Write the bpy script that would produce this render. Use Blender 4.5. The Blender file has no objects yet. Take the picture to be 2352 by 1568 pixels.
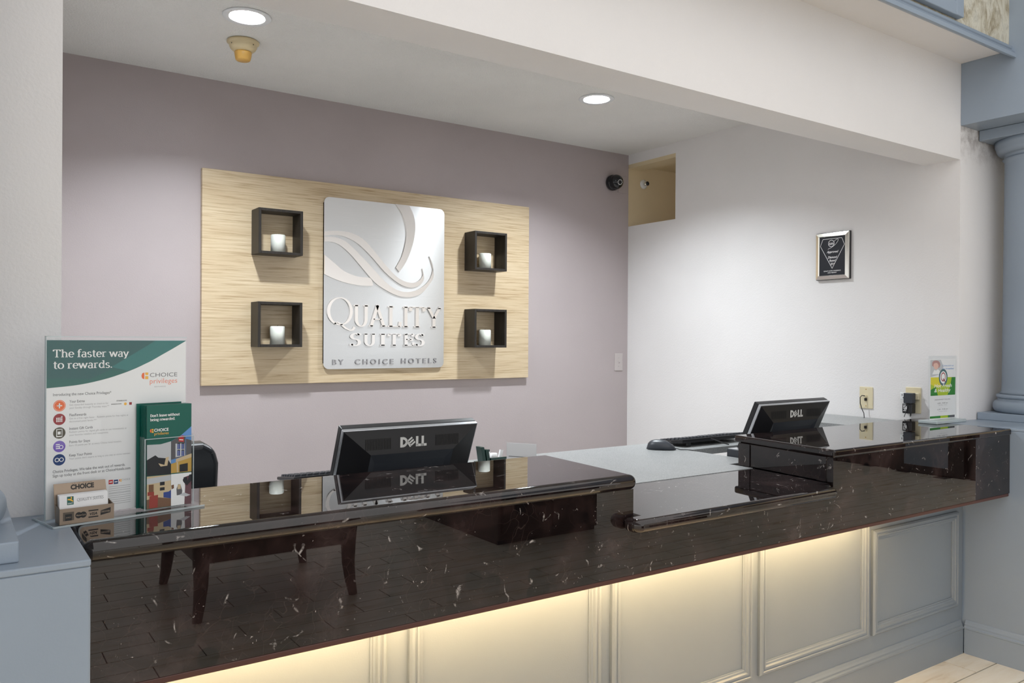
import bpy, bmesh, math, random
from mathutils import Vector, Matrix

random.seed(7)
SC = bpy.context.scene
COL = SC.collection
PI = math.pi
R = math.radians

# ------------------------------------------------------------------ camera
cam_d = bpy.data.cameras.new('camera')
cam_d.sensor_fit = 'HORIZONTAL'
cam_d.sensor_width = 36.0
cam_d.lens = 36.0 * 1860.0 / 2352.0
cam_d.clip_start = 0.02
cam = bpy.data.objects.new('camera', cam_d)
COL.objects.link(cam)
_yaw, _pit, _rol = R(34.7), R(-0.1), R(-0.35)
_f = Vector((math.sin(_yaw) * math.cos(_pit), math.cos(_yaw) * math.cos(_pit), math.sin(_pit)))
_r = Vector((math.cos(_yaw), -math.sin(_yaw), 0))
_d = _f.cross(_r)
_r2 = _r * math.cos(_rol) + _d * math.sin(_rol)
_d2 = -_r * math.sin(_rol) + _d * math.cos(_rol)
_m = Matrix((_r2, -_d2, -_f)).transposed().to_4x4()
_m.translation = Vector((0, 0, 1.43))
cam.matrix_world = _m
SC.camera = cam

# ------------------------------------------------------------------ world, exposure
world = bpy.data.worlds.new('world')
SC.world = world
world.use_nodes = True
_bg = world.node_tree.nodes['Background']
_bg.inputs[0].default_value = (1.0, 0.985, 0.97, 1)
_bg.inputs[1].default_value = 1.5
SC.view_settings.view_transform = 'Standard'
SC.view_settings.look = 'None'
SC.view_settings.gamma = 1.0
SC.view_settings.exposure = 0.0
DOWNLIGHT_STRENGTH = 1650.0
UNDERLIGHT_STRENGTH = 64.0

# ------------------------------------------------------------------ materials
def s2l(c):
    return c / 12.92 if c <= 0.04045 else ((c + 0.055) / 1.055) ** 2.4
def srgb(r, g, b):
    return (s2l(r / 255), s2l(g / 255), s2l(b / 255), 1)

class NT:
    def __init__(self, name):
        self.m = bpy.data.materials.new(name)
        self.m.use_nodes = True
        self.t = self.m.node_tree
        self.b = self.t.nodes['Principled BSDF']
    def n(self, kind, **kw):
        nd = self.t.nodes.new(kind)
        for k, v in kw.items():
            if k.startswith('i_'):
                nd.inputs[k[2:].replace('_', ' ')].default_value = v
            else:
                setattr(nd, k, v)
        return nd
    def l(self, a, b):
        self.t.links.new(a, b)
    def coord(self, scale=(1, 1, 1), kind='Object'):
        tc = self.n('ShaderNodeTexCoord')
        mp = self.n('ShaderNodeMapping')
        mp.inputs['Scale'].default_value = scale
        self.l(tc.outputs[kind], mp.inputs['Vector'])
        return mp.outputs[0]
    def noise(self, vec, scale, detail=4, rough=0.5, dist=0.0):
        nd = self.n('ShaderNodeTexNoise')
        nd.inputs['Scale'].default_value = scale
        nd.inputs['Detail'].default_value = detail
        nd.inputs['Roughness'].default_value = rough
        nd.inputs['Distortion'].default_value = dist
        if vec is not None:
            self.l(vec, nd.inputs['Vector'])
        return nd.outputs['Fac']
    def ramp(self, fac, stops, interp='LINEAR'):
        nd = self.n('ShaderNodeValToRGB')
        cr = nd.color_ramp
        cr.interpolation = interp
        while len(cr.elements) < len(stops):
            cr.elements.new(0.5)
        for e, (p, c) in zip(cr.elements, stops):
            e.position = p
            e.color = c if len(c) == 4 else (*c, 1)
        self.l(fac, nd.inputs[0])
        return nd.outputs[0]
    def mix(self, fac, a, b, blend='MIX'):
        nd = self.n('ShaderNodeMix', data_type='RGBA', blend_type=blend)
        for s, v in ((0, fac), (6, a), (7, b)):
            if hasattr(v, 'links'):
                self.l(v, nd.inputs[s])
            else:
                nd.inputs[s].default_value = v
        return nd.outputs[2]
    def math(self, op, a, b):
        nd = self.n('ShaderNodeMath', operation=op)
        for s, v in ((0, a), (1, b)):
            if hasattr(v, 'links'):
                self.l(v, nd.inputs[s])
            else:
                nd.inputs[s].default_value = v
        return nd.outputs[0]
    def bump(self, h, strength, dist=0.01):
        nd = self.n('ShaderNodeBump')
        nd.inputs['Strength'].default_value = strength
        nd.inputs['Distance'].default_value = dist
        self.l(h, nd.inputs['Height'])
        self.l(nd.outputs[0], self.b.inputs['Normal'])
    def set(self, **kw):
        for k, v in kw.items():
            self.b.inputs[k.replace('_', ' ')].default_value = v
        return self

def plain(name, col, rough=0.5, metal=0.0, spec=0.5):
    t = NT(name)
    t.set(Base_Color=col, Roughness=rough, Metallic=metal)
    t.b.inputs['Specular IOR Level'].default_value = spec
    return t.m

def paint(name, col, rough=0.6, scale=260, strength=0.25, var=0.04, dist=0.002):
    t = NT(name)
    v = t.coord()
    n = t.noise(v, 2.2, 3)
    dark = tuple(c * (1 - var) for c in col[:3]) + (1,)
    light = tuple(min(1, c * (1 + var)) for c in col[:3]) + (1,)
    t.l(t.ramp(n, [(0.3, dark), (0.7, light)]), t.b.inputs['Base Color'])
    t.set(Roughness=rough)
    t.bump(t.noise(v, scale, 4, 0.6), strength, dist)
    return t.m

M = {}
M['wall_white'] = paint('wall_white', (0.80, 0.785, 0.785, 1), 0.6, 130, 0.25, 0.02, 0.004)
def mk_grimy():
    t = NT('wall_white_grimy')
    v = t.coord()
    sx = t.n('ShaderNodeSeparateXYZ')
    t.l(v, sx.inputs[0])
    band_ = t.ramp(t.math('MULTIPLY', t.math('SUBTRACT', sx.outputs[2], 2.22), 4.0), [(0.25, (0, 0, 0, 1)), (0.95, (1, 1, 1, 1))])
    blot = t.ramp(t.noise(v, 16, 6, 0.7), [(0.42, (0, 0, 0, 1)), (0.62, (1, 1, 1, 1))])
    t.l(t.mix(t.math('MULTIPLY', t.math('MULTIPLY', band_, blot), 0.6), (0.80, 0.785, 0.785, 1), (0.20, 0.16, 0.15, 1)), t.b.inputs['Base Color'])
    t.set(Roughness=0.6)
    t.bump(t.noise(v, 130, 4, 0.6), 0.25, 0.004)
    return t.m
M['wall_grimy'] = mk_grimy()
M['wall_mauve'] = paint('wall_mauve', (0.440, 0.385, 0.388, 1), 0.42, 170, 0.25, 0.03, 0.003)
M['ceiling'] = paint('ceiling_popcorn', (0.90, 0.89, 0.87, 1), 0.9, 120, 1.0, 0.03, 0.010)
M['blue'] = paint('blue_paint', (0.275, 0.33, 0.40, 1), 0.33, 220, 0.10, 0.04, 0.002)
M['blue_grey'] = paint('blue_grey_panel', (0.205, 0.235, 0.265, 1), 0.36, 220, 0.10, 0.04, 0.002)  # darker, greyer blue than the pedestals
M['tan'] = paint('tan_paint', (0.70, 0.58, 0.38, 1), 0.7, 200, 0.2, 0.04)  # lightened to stand in for the lighting of the room beyond the opening
M['black'] = plain('black_plastic', (0.012, 0.012, 0.014, 1), 0.35)
M['black_gloss'] = plain('black_gloss', (0.008, 0.009, 0.012, 1), 0.12)
M['dark_grey'] = plain('dark_grey_plastic', (0.035, 0.04, 0.05, 1), 0.4)
M['silver'] = plain('silver_plastic', (0.55, 0.57, 0.6, 1), 0.25, 0.8)
M['chrome'] = plain('chrome', (0.8, 0.78, 0.72, 1), 0.12, 1.0)
M['logo_grey'] = plain('logo_grey', (0.62, 0.62, 0.60, 1), 0.35)
M['white'] = plain('white_plastic', (0.82, 0.83, 0.84, 1), 0.35)
M['white_trim'] = plain('white_trim', (0.8, 0.82, 0.84, 1), 0.4)
M['ivory'] = plain('ivory_plastic', (0.72, 0.64, 0.44, 1), 0.4)
M['almond'] = plain('painted_plate', (0.52, 0.47, 0.46, 1), 0.45)
M['cream_plastic'] = plain('aged_cream_plastic', (0.68, 0.56, 0.34, 1), 0.35)
M['amber_plastic'] = plain('aged_amber_plastic', (0.72, 0.42, 0.10, 1), 0.3)
M['hole'] = plain('dark_hole', (0.015, 0.014, 0.013, 1), 0.8)
M['paper'] = plain('paper', (0.85, 0.85, 0.86, 1), 0.55)
M['ink_grey'] = plain('ink_grey', (0.20, 0.20, 0.21, 1), 0.6)
M['ink_light'] = plain('ink_light', (0.42, 0.42, 0.43, 1), 0.6)
M['ink_black'] = plain('ink_black', (0.02, 0.02, 0.02, 1), 0.6)
M['ink_white'] = plain('ink_white', (0.9, 0.9, 0.9, 1), 0.6)
M['teal_dark'] = plain('print_teal_dark', srgb(38, 92, 92), 0.45)
M['teal_mid'] = plain('print_teal_mid', srgb(44, 118, 116), 0.45)
M['teal_shadow'] = plain('print_teal_shadow', srgb(32, 100, 92), 0.45)
M['green_broch'] = plain('print_green', srgb(0, 92, 80), 0.4)
M['orange'] = plain('print_orange', srgb(238, 108, 44), 0.5)
M['yellow'] = plain('print_yellow', srgb(246, 186, 60), 0.5)
M['salmon'] = plain('print_salmon', srgb(240, 150, 128), 0.5)
M['red'] = plain('print_red', srgb(200, 40, 44), 0.5)
M['maroon'] = plain('print_maroon', srgb(152, 26, 36), 0.5)
M['olive'] = plain('print_olive', srgb(72, 66, 48), 0.5)
M['purple'] = plain('print_purple', srgb(122, 96, 190), 0.5)
M['navy'] = plain('print_navy', srgb(24, 62, 118), 0.5)
M['skyblue'] = plain('print_sky', srgb(96, 146, 206), 0.5)
M['img_grey'] = plain('print_cloud', srgb(196, 198, 202), 0.5)
M['img_dark'] = plain('print_dark', srgb(34, 36, 42), 0.5)
M['img_stone'] = plain('print_stone', srgb(92, 90, 94), 0.5)
M['img_brown'] = plain('print_brown', srgb(120, 84, 58), 0.5)
M['img_tan'] = plain('print_tan', srgb(208, 186, 150), 0.5)
M['img_gold'] = plain('print_gold', srgb(196, 158, 78), 0.5)
M['img_chair'] = plain('print_chair_red', srgb(156, 52, 38), 0.5)
M['img_blue'] = plain('print_chair_blue', srgb(34, 62, 140), 0.5)
M['img_skin'] = plain('print_skin', srgb(232, 190, 176), 0.5)
M['img_hair'] = plain('print_hair', srgb(186, 140, 136), 0.5)
M['img_shirt'] = plain('print_shirt', srgb(104, 66, 74), 0.5)
M['lime'] = plain('print_lime', srgb(176, 202, 30), 0.5)
M['grass'] = plain('print_grass', srgb(40, 132, 40), 0.5)
M['yolk'] = plain('print_yolk', srgb(228, 216, 40), 0.5)
M['seal'] = plain('print_seal', srgb(74, 110, 116), 0.5)
M['leather'] = plain('black_leather', (0.010, 0.012, 0.016, 1), 0.3)
M['walnut'] = plain('dark_wood', (0.018, 0.009, 0.006, 1), 0.3)
M['green_dark'] = plain('dark_green_plastic', (0.006, 0.035, 0.03, 1), 0.3)
M['cable'] = plain('cable_black', (0.02, 0.02, 0.022, 1), 0.5)

def mk_granite():
    t = NT('dark_emperador_granite')
    v = t.coord()
    n1 = t.noise(v, 5.5, 6, 0.62, 0.6)
    base = t.ramp(n1, [(0.30, (0.003, 0.002, 0.0022, 1)), (0.45, (0.0075, 0.0048, 0.0048, 1)),
                       (0.58, (0.019, 0.011, 0.0105, 1)), (0.75, (0.046, 0.031, 0.030, 1))])
    # dark rounded clasts
    vo = t.n('ShaderNodeTexVoronoi', feature='F1')
    vo.inputs['Scale'].default_value = 13
    t.l(v, vo.inputs['Vector'])
    n2 = t.noise(v, 3.0, 3)
    cl = t.math('MULTIPLY', t.ramp(vo.outputs['Distance'], [(0.30, (1, 1, 1, 1)), (0.36, (0, 0, 0, 1))]),
                t.ramp(n2, [(0.5, (0, 0, 0, 1)), (0.6, (1, 1, 1, 1))]))
    base = t.mix(cl, base, (0.004, 0.003, 0.0035, 1))
    # web of thin veins
    dv = t.n('ShaderNodeTexNoise')
    dv.inputs['Scale'].default_value = 9
    t.l(v, dv.inputs['Vector'])
    wv = t.mix(0.16, v, dv.outputs['Color'], 'ADD')
    e1 = t.n('ShaderNodeTexVoronoi', feature='DISTANCE_TO_EDGE')
    e1.inputs['Scale'].default_value = 22
    t.l(wv, e1.inputs['Vector'])
    vein = t.ramp(e1.outputs['Distance'], [(0.0, (1, 1, 1, 1)), (0.018, (0, 0, 0, 1))])
    mask = t.ramp(t.noise(v, 6.5, 4, 0.6), [(0.38, (0, 0, 0, 1)), (0.62, (1, 1, 1, 1))])
    base = t.mix(t.math('MULTIPLY', t.math('MULTIPLY', vein, mask), 0.22), base, (0.12, 0.085, 0.075, 1))
    # bright quartz flecks and short streaks
    e2 = t.n('ShaderNodeTexVoronoi', feature='DISTANCE_TO_EDGE')
    e2.inputs['Scale'].default_value = 11
    t.l(wv, e2.inputs['Vector'])
    st = t.ramp(e2.outputs['Distance'], [(0.0, (1, 1, 1, 1)), (0.03, (0, 0, 0, 1))])
    fm = t.ramp(t.noise(v, 26, 5, 0.65), [(0.57, (0, 0, 0, 1)), (0.68, (1, 1, 1, 1))])
    base = t.mix(t.math('MULTIPLY', st, fm), base, (0.50, 0.46, 0.44, 1))
    vf = t.n('ShaderNodeTexVoronoi', feature='F1')
    vf.inputs['Scale'].default_value = 44
    vf.inputs['Randomness'].default_value = 1.0
    dn = t.n('ShaderNodeTexNoise')
    dn.inputs['Scale'].default_value = 60
    t.l(v, dn.inputs['Vector'])
    t.l(t.mix(0.06, v, dn.outputs['Color'], 'ADD'), vf.inputs['Vector'])
    fl = t.math('MULTIPLY', t.ramp(vf.outputs['Distance'], [(0.05, (1, 1, 1, 1)), (0.14, (0, 0, 0, 1))]),
                t.ramp(t.noise(v, 15, 2), [(0.58, (0, 0, 0, 1)), (0.64, (1, 1, 1, 1))]))
    base = t.mix(fl, base, (0.5, 0.45, 0.42, 1))
    t.l(base, t.b.inputs['Base Color'])
    t.set(Roughness=0.006, IOR=1.55)
    return t.m
M['granite'] = mk_granite()
M['underlay'] = plain('mahogany_underlay', (0.07, 0.022, 0.016, 1), 0.35)

def mk_oak():
    t = NT('pale_oak_veneer')
    v = t.coord((1.6, 1, 48))
    a = t.noise(v, 2.6, 6, 0.62, 0.35)
    v2 = t.coord((0.5, 1, 5))
    b = t.noise(v2, 1.7, 3, 0.5)
    c1 = t.ramp(a, [(0.33, srgb(178, 154, 120)), (0.48, srgb(208, 188, 156)), (0.68, srgb(220, 203, 174))])
    c2 = t.ramp(b, [(0.35, (0.87, 0.83, 0.78, 1)), (0.65, (1, 1, 1, 1))])
    t.l(t.mix(0.8, c1, c2, 'MULTIPLY'), t.b.inputs['Base Color'])
    t.set(Roughness=0.38)
    return t.m
M['oak'] = mk_oak()

def mk_brushed():
    t = NT('brushed_aluminium')
    v = t.coord((2, 1, 420))
    n = t.noise(v, 3, 3)
    t.l(t.ramp(n, [(0.3, (0.70, 0.715, 0.725, 1)), (0.7, (0.78, 0.79, 0.80, 1))]), t.b.inputs['Base Color'])
    t.set(Metallic=1.0, Roughness=0.27, Anisotropic=0.8, Anisotropic_Rotation=0.25)
    tg = t.n('ShaderNodeTangent', direction_type='UV_MAP')
    t.l(tg.outputs[0], t.b.inputs['Tangent'])
    return t.m
M['brushed'] = mk_brushed()
M['polished'] = plain('polished_letter_metal', (0.84, 0.81, 0.785, 1), 0.28, 1.0)

M['mirror'] = plain('mirror_letter_metal', (0.60, 0.59, 0.58, 1), 0.06, 1.0)

M['mirror_dark'] = plain('dark_reflection_letter_metal', (0.26, 0.26, 0.27, 1), 0.06, 1.0)  # dark reflections of the small letters put into the metal colour

def mk_wenge():
    t = NT('wenge_frame')
    v = t.coord((60, 60, 3))
    t.l(t.ramp(t.noise(v, 2, 4), [(0.3, (0.010, 0.008, 0.006, 1)), (0.7, (0.024, 0.018, 0.014, 1))]), t.b.inputs['Base Color'])
    t.set(Roughness=0.5)
    return t.m
M['wenge'] = mk_wenge()

def mk_candle():
    t = NT('candle_wax')
    t.set(Base_Color=(0.84, 0.86, 0.79, 1), Roughness=0.5)
    t.b.inputs['Subsurface Weight'].default_value = 0.15
    t.b.inputs['Subsurface Radius'].default_value = (0.02, 0.018, 0.014)
    return t.m
M['wax'] = mk_candle()

def mk_laminate():
    t = NT('speckled_grey_laminate')
    v = t.coord()
    n = t.noise(v, 420, 2, 0.5)
    m = t.noise(v, 6, 3)
    c = t.ramp(n, [(0.38, (0.20, 0.21, 0.215, 1)), (0.5, (0.32, 0.33, 0.33, 1)), (0.64, (0.42, 0.43, 0.43, 1))])
    c2 = t.ramp(m, [(0.3, (0.92, 0.92, 0.92, 1)), (0.7, (1, 1, 1, 1))])
    t.l(t.mix(1.0, c, c2, 'MULTIPLY'), t.b.inputs['Base Color'])
    t.set(Roughness=0.38)
    return t.m
M['laminate'] = mk_laminate()

def mk_tile():
    t = NT('cream_plank_tile')
    v = t.coord((1.2, 7, 1), 'Object')
    oi = t.n('ShaderNodeObjectInfo')
    off = t.n('ShaderNodeVectorMath', operation='ADD')
    t.l(v, off.inputs[0])
    cmb = t.n('ShaderNodeCombineXYZ')
    t.l(t.math('MULTIPLY', oi.outputs['Random'], 40.0), cmb.inputs[0])
    t.l(t.math('MULTIPLY', oi.outputs['Random'], 17.0), cmb.inputs[1])
    t.l(cmb.outputs[0], off.inputs[1])
    a = t.noise(off.outputs[0], 2.4, 6, 0.6, 0.8)
    c = t.ramp(a, [(0.28, srgb(196, 178, 150)), (0.42, srgb(228, 218, 200)), (0.7, srgb(240, 235, 224))])
    t.l(c, t.b.inputs['Base Color'])
    t.set(Roughness=0.32)
    return t.m
M['tile'] = mk_tile()
M['grout'] = plain('grout', (0.10, 0.09, 0.08, 1), 0.9)

def mk_fauxstone():
    t = NT('mottled_faux_stone')
    v = t.coord((1, 1, 0.6))
    a = t.noise(v, 9, 8, 0.7, 0.7)
    b = t.noise(v, 28, 6, 0.7, 0.3)
    c = t.ramp(a, [(0.28, srgb(96, 84, 70)), (0.42, srgb(166, 156, 132)), (0.56, srgb(206, 202, 186)), (0.75, srgb(148, 146, 136))])
    d = t.ramp(b, [(0.32, (0.55, 0.5, 0.44, 1)), (0.5, (1, 1, 1, 1))])
    t.l(t.mix(0.7, c, d, 'MULTIPLY'), t.b.inputs['Base Color'])
    t.set(Roughness=0.5)
    t.bump(b, 0.15, 0.004)
    return t.m
M['fauxstone'] = mk_fauxstone()

def mk_acrylic():
    t = NT('clear_acrylic')
    tr = t.n('ShaderNodeBsdfTransparent')
    tr.inputs[0].default_value = (0.99, 0.995, 0.995, 1)
    gl_ = t.n('ShaderNodeBsdfGlossy')
    gl_.inputs['Roughness'].default_value = 0.02
    lwt = t.n('ShaderNodeLayerWeight')
    lwt.inputs['Blend'].default_value = 0.5
    fac = t.math('ADD', t.math('MULTIPLY', t.math('POWER', lwt.outputs['Facing'], 5.0), 0.6), 0.015)
    mx = t.n('ShaderNodeMixShader')
    t.l(fac, mx.inputs[0])
    t.l(tr.outputs[0], mx.inputs[1])
    t.l(gl_.outputs[0], mx.inputs[2])
    t.l(mx.outputs[0], t.t.nodes['Material Output'].inputs['Surface'])
    return t.m
M['acrylic'] = mk_acrylic()

def mk_acrylic_edge():
    t = NT('frosted_acrylic_edge')
    t.set(Base_Color=(0.80, 0.88, 0.90, 1), Roughness=0.25)
    t.b.inputs['Transmission Weight'].default_value = 0.55
    return t.m
M['acrylic_edge'] = mk_acrylic_edge()

def emit(name, col, s):
    t = NT(name)
    t.set(Base_Color=(0.8, 0.8, 0.8, 1))
    t.b.inputs['Emission Color'].default_value = col
    t.b.inputs['Emission Strength'].default_value = s
    return t.m
M['led'] = emit('led_lens', (0.90, 0.96, 1.0, 1), DOWNLIGHT_STRENGTH)
M['tube'] = emit('warm_tube', (1.0, 0.68, 0.33, 1), UNDERLIGHT_STRENGTH)

# ------------------------------------------------------------------ mesh builder
class MB:
    def __init__(self):
        self.v = []
        self.f = []
        self.sm = []
    def add(self, vs, fs, smooth=False):
        o = len(self.v)
        self.v += [tuple(p) for p in vs]
        self.f += [tuple(i + o for i in q) for q in fs]
        self.sm += [smooth] * len(fs)
        return self
    def box(self, x0, x1, y0, y1, z0, z1):
        vs = [(x0, y0, z0), (x1, y0, z0), (x1, y1, z0), (x0, y1, z0), (x0, y0, z1), (x1, y0, z1), (x1, y1, z1), (x0, y1, z1)]
        return self.add(vs, [(0, 3, 2, 1), (4, 5, 6, 7), (0, 1, 5, 4), (1, 2, 6, 5), (2, 3, 7, 6), (3, 0, 4, 7)])
    def hexa(self, b, t):
        return self.add(list(b) + list(t), [(0, 3, 2, 1), (4, 5, 6, 7), (0, 1, 5, 4), (1, 2, 6, 5), (2, 3, 7, 6), (3, 0, 4, 7)])
    def prism_z(self, pts, z0, z1):
        n = len(pts)
        vs = [(x, y, z0) for x, y in pts] + [(x, y, z1) for x, y in pts]
        fs = [tuple(range(n - 1, -1, -1)), tuple(range(n, 2 * n))] + [(i, (i + 1) % n, n + (i + 1) % n, n + i) for i in range(n)]
        return self.add(vs, fs)
    def prism_y(self, pts, y0, y1):
        # pts in (x,z), counter-clockwise seen from -y; front face at y0
        n = len(pts)
        vs = [(x, y0, z) for x, z in pts] + [(x, y1, z) for x, z in pts]
        fs = [tuple(range(n)), tuple(range(2 * n - 1, n - 1, -1))] + [((i + 1) % n, i, n + i, n + (i + 1) % n) for i in range(n)]
        return self.add(vs, fs)
    def prism_x(self, pts, x0, x1, smooth=False):
        # pts in (y,z)
        n = len(pts)
        vs = [(x0, y, z) for y, z in pts] + [(x1, y, z) for y, z in pts]
        self.add(vs, [tuple(range(n)), tuple(range(2 * n - 1, n - 1, -1))])
        o = len(self.v) - 2 * n
        self.f += [(o + (i + 1) % n, o + i, o + n + i, o + n + (i + 1) % n) for i in range(n)]
        self.sm += [smooth] * n
        return self
    def flat(self, pts, y):
        return self.add([(x, y, z) for x, z in pts], [tuple(range(len(pts)))])
    def lathe(self, prof, seg=32, c=(0, 0, 0), axis='z', smooth=True):
        vs = []
        n = len(prof)
        for k in range(seg):
            a = 2 * PI * k / seg
            for r, h in prof:
                x, y = r * math.cos(a), r * math.sin(a)
                p = {'z': (x, y, h), 'y': (x, h, y), 'x': (h, x, y)}[axis]
                vs.append((p[0] + c[0], p[1] + c[1], p[2] + c[2]))
        fs = []
        for k in range(seg):
            k2 = (k + 1) % seg
            for i in range(n - 1):
                fs.append((k * n + i, k2 * n + i, k2 * n + i + 1, k * n + i + 1))
        self.add(vs, fs, smooth)
        return self
    def tube(self, pts, r, seg=8):
        pts = [Vector(p) for p in pts]
        vs, fs = [], []
        n = len(pts)
        ov = pts[-1] - pts[0]
        up = Vector((1, 0, 0)) if abs(ov.z) > 0.8 * ov.length else Vector((0, 0, 1))
        for i, p in enumerate(pts):
            d = (pts[min(i + 1, n - 1)] - pts[max(i - 1, 0)]).normalized()
            s = d.cross(up)
            if s.length < 1e-3:
                s = d.cross(Vector((1, 0, 0)))
            s.normalize()
            t = s.cross(d).normalized()
            rr = r[i] if isinstance(r, (list, tuple)) else r
            for k in range(seg):
                a = 2 * PI * k / seg
                vs.append(p + s * (math.cos(a) * rr) + t * (math.sin(a) * rr))
        for i in range(n - 1):
            for k in range(seg):
                k2 = (k + 1) % seg
                fs.append((i * seg + k, i * seg + k2, (i + 1) * seg + k2, (i + 1) * seg + k))
        self.add(vs, fs, True)
        self.add([vs[k] for k in range(seg)], [tuple(range(seg - 1, -1, -1))])
        self.add([vs[(n - 1) * seg + k] for k in range(seg)], [tuple(range(seg))])
        return self
    def ring(self, cx, cz, r0, r1, y0, y1, seg=24):
        pts = []
        for k in range(seg):
            a = 2 * PI * k / seg
            b = 2 * PI * (k + 1) / seg
            q = [(cx + r0 * math.cos(a), cz + r0 * math.sin(a)), (cx + r1 * math.cos(a), cz + r1 * math.sin(a)),
                 (cx + r1 * math.cos(b), cz + r1 * math.sin(b)), (cx + r0 * math.cos(b), cz + r0 * math.sin(b))]
            if y1 is None:
                self.flat(q, y0)
            else:
                self.prism_y(q, y0, y1)
        return self
    def disc(self, cx, cz, r, y, seg=20, rz=None):
        rz = rz or r
        return self.flat([(cx + r * math.cos(2 * PI * k / seg), cz + rz * math.sin(2 * PI * k / seg)) for k in range(seg)], y)
    def rect(self, x0, x1, z0, z1, y):
        return self.flat([(x0, z0), (x1, z0), (x1, z1), (x0, z1)], y)
    def build(self, name, mat, parent=None, loc=None, bevel=0, bseg=3, uv=False, fixn=True, smooth_angle=None):
        me = bpy.data.meshes.new(name)
        me.from_pydata(self.v, [], self.f)
        if any(self.sm):
            me.polygons.foreach_set('use_smooth', self.sm)
        if fixn and not all(len(set(round(c, 6) for c in col)) == 1 for col in [[p[1] for p in self.v]]):
            bm = bmesh.new()
            bm.from_mesh(me)
            bmesh.ops.recalc_face_normals(bm, faces=bm.faces)
            bm.to_mesh(me)
            bm.free()
        if uv:
            ul = me.uv_layers.new(name='UVMap')
            for lp in me.loops:
                co = me.vertices[lp.vertex_index].co
                ul.data[lp.index].uv = (co.x, co.z)
        me.materials.append(M[mat] if isinstance(mat, str) else mat)
        me.update()
        o = bpy.data.objects.new(name, me)
        COL.objects.link(o)
        if parent is not None:
            o.parent = parent
        if loc:
            o.location = loc
        if bevel:
            b = o.modifiers.new('bevel', 'BEVEL')
            b.width = bevel
            b.segments = bseg
            b.limit_method = 'ANGLE'
            b.angle_limit = R(35)
            b.harden_normals = False
            if bseg > 6:
                b.harden_normals = True
            for p in me.polygons:
                p.use_smooth = bseg > 6
        return o

def tag(o, label, cat, group=None):
    o['label'] = label
    o['category'] = cat
    if group:
        o['group'] = group
    return o
def thing(name, label, cat, loc=(0, 0, 0), rz=0.0, group=None):
    o = bpy.data.objects.new(name, None)
    o.empty_display_size = 0.05
    COL.objects.link(o)
    o.location = loc
    o.rotation_euler = (0, 0, rz)
    return tag(o, label, cat, group)
def struct(o, label=None):
    o['kind'] = 'structure'
    if label:
        o['label'] = label
    return o
def copy_tree(o, parent=None):
    c = o.copy()
    COL.objects.link(c)
    c.parent = parent
    for ch in list(o.children):
        copy_tree(ch, c)
    return c

# ------------------------------------------------------------------ lettering
def sans(body, width=None, height=None, shear=0.0, bold=0.0, space=1.0):
    """Outline text as 2-D faces: list of (verts, faces) with the left baseline at 0,0."""
    cu = bpy.data.curves.new('tmp', 'FONT')
    cu.body = body
    cu.size = 1.0
    cu.resolution_u = 3
    cu.shear = shear
    cu.offset = bold
    cu.space_character = space
    ob = bpy.data.objects.new('tmp', cu)
    COL.objects.link(ob)
    dg = bpy.context.evaluated_depsgraph_get()
    me = bpy.data.meshes.new_from_object(ob.evaluated_get(dg))
    vs = [(p.co.x, p.co.y) for p in me.vertices]
    fs = [tuple(p.vertices) for p in me.polygons]
    bpy.data.objects.remove(ob)
    bpy.data.curves.remove(cu)
    bpy.data.meshes.remove(me)
    x0 = min(p[0] for p in vs)
    x1 = max(p[0] for p in vs)
    sx = sz = 1.0
    if height:
        sx = sz = height / 0.73
    if width:
        sx = width / (x1 - x0)
        if not height:
            sz = sx
    return [((x - x0) * sx, z * sz) for x, z in vs], fs

def arc(cx, cz, rx, rz, a0, a1, n=14):
    return [(cx + rx * math.cos(R(a0 + (a1 - a0) * i / n)), cz + rz * math.sin(R(a0 + (a1 - a0) * i / n))) for i in range(n + 1)]

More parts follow.
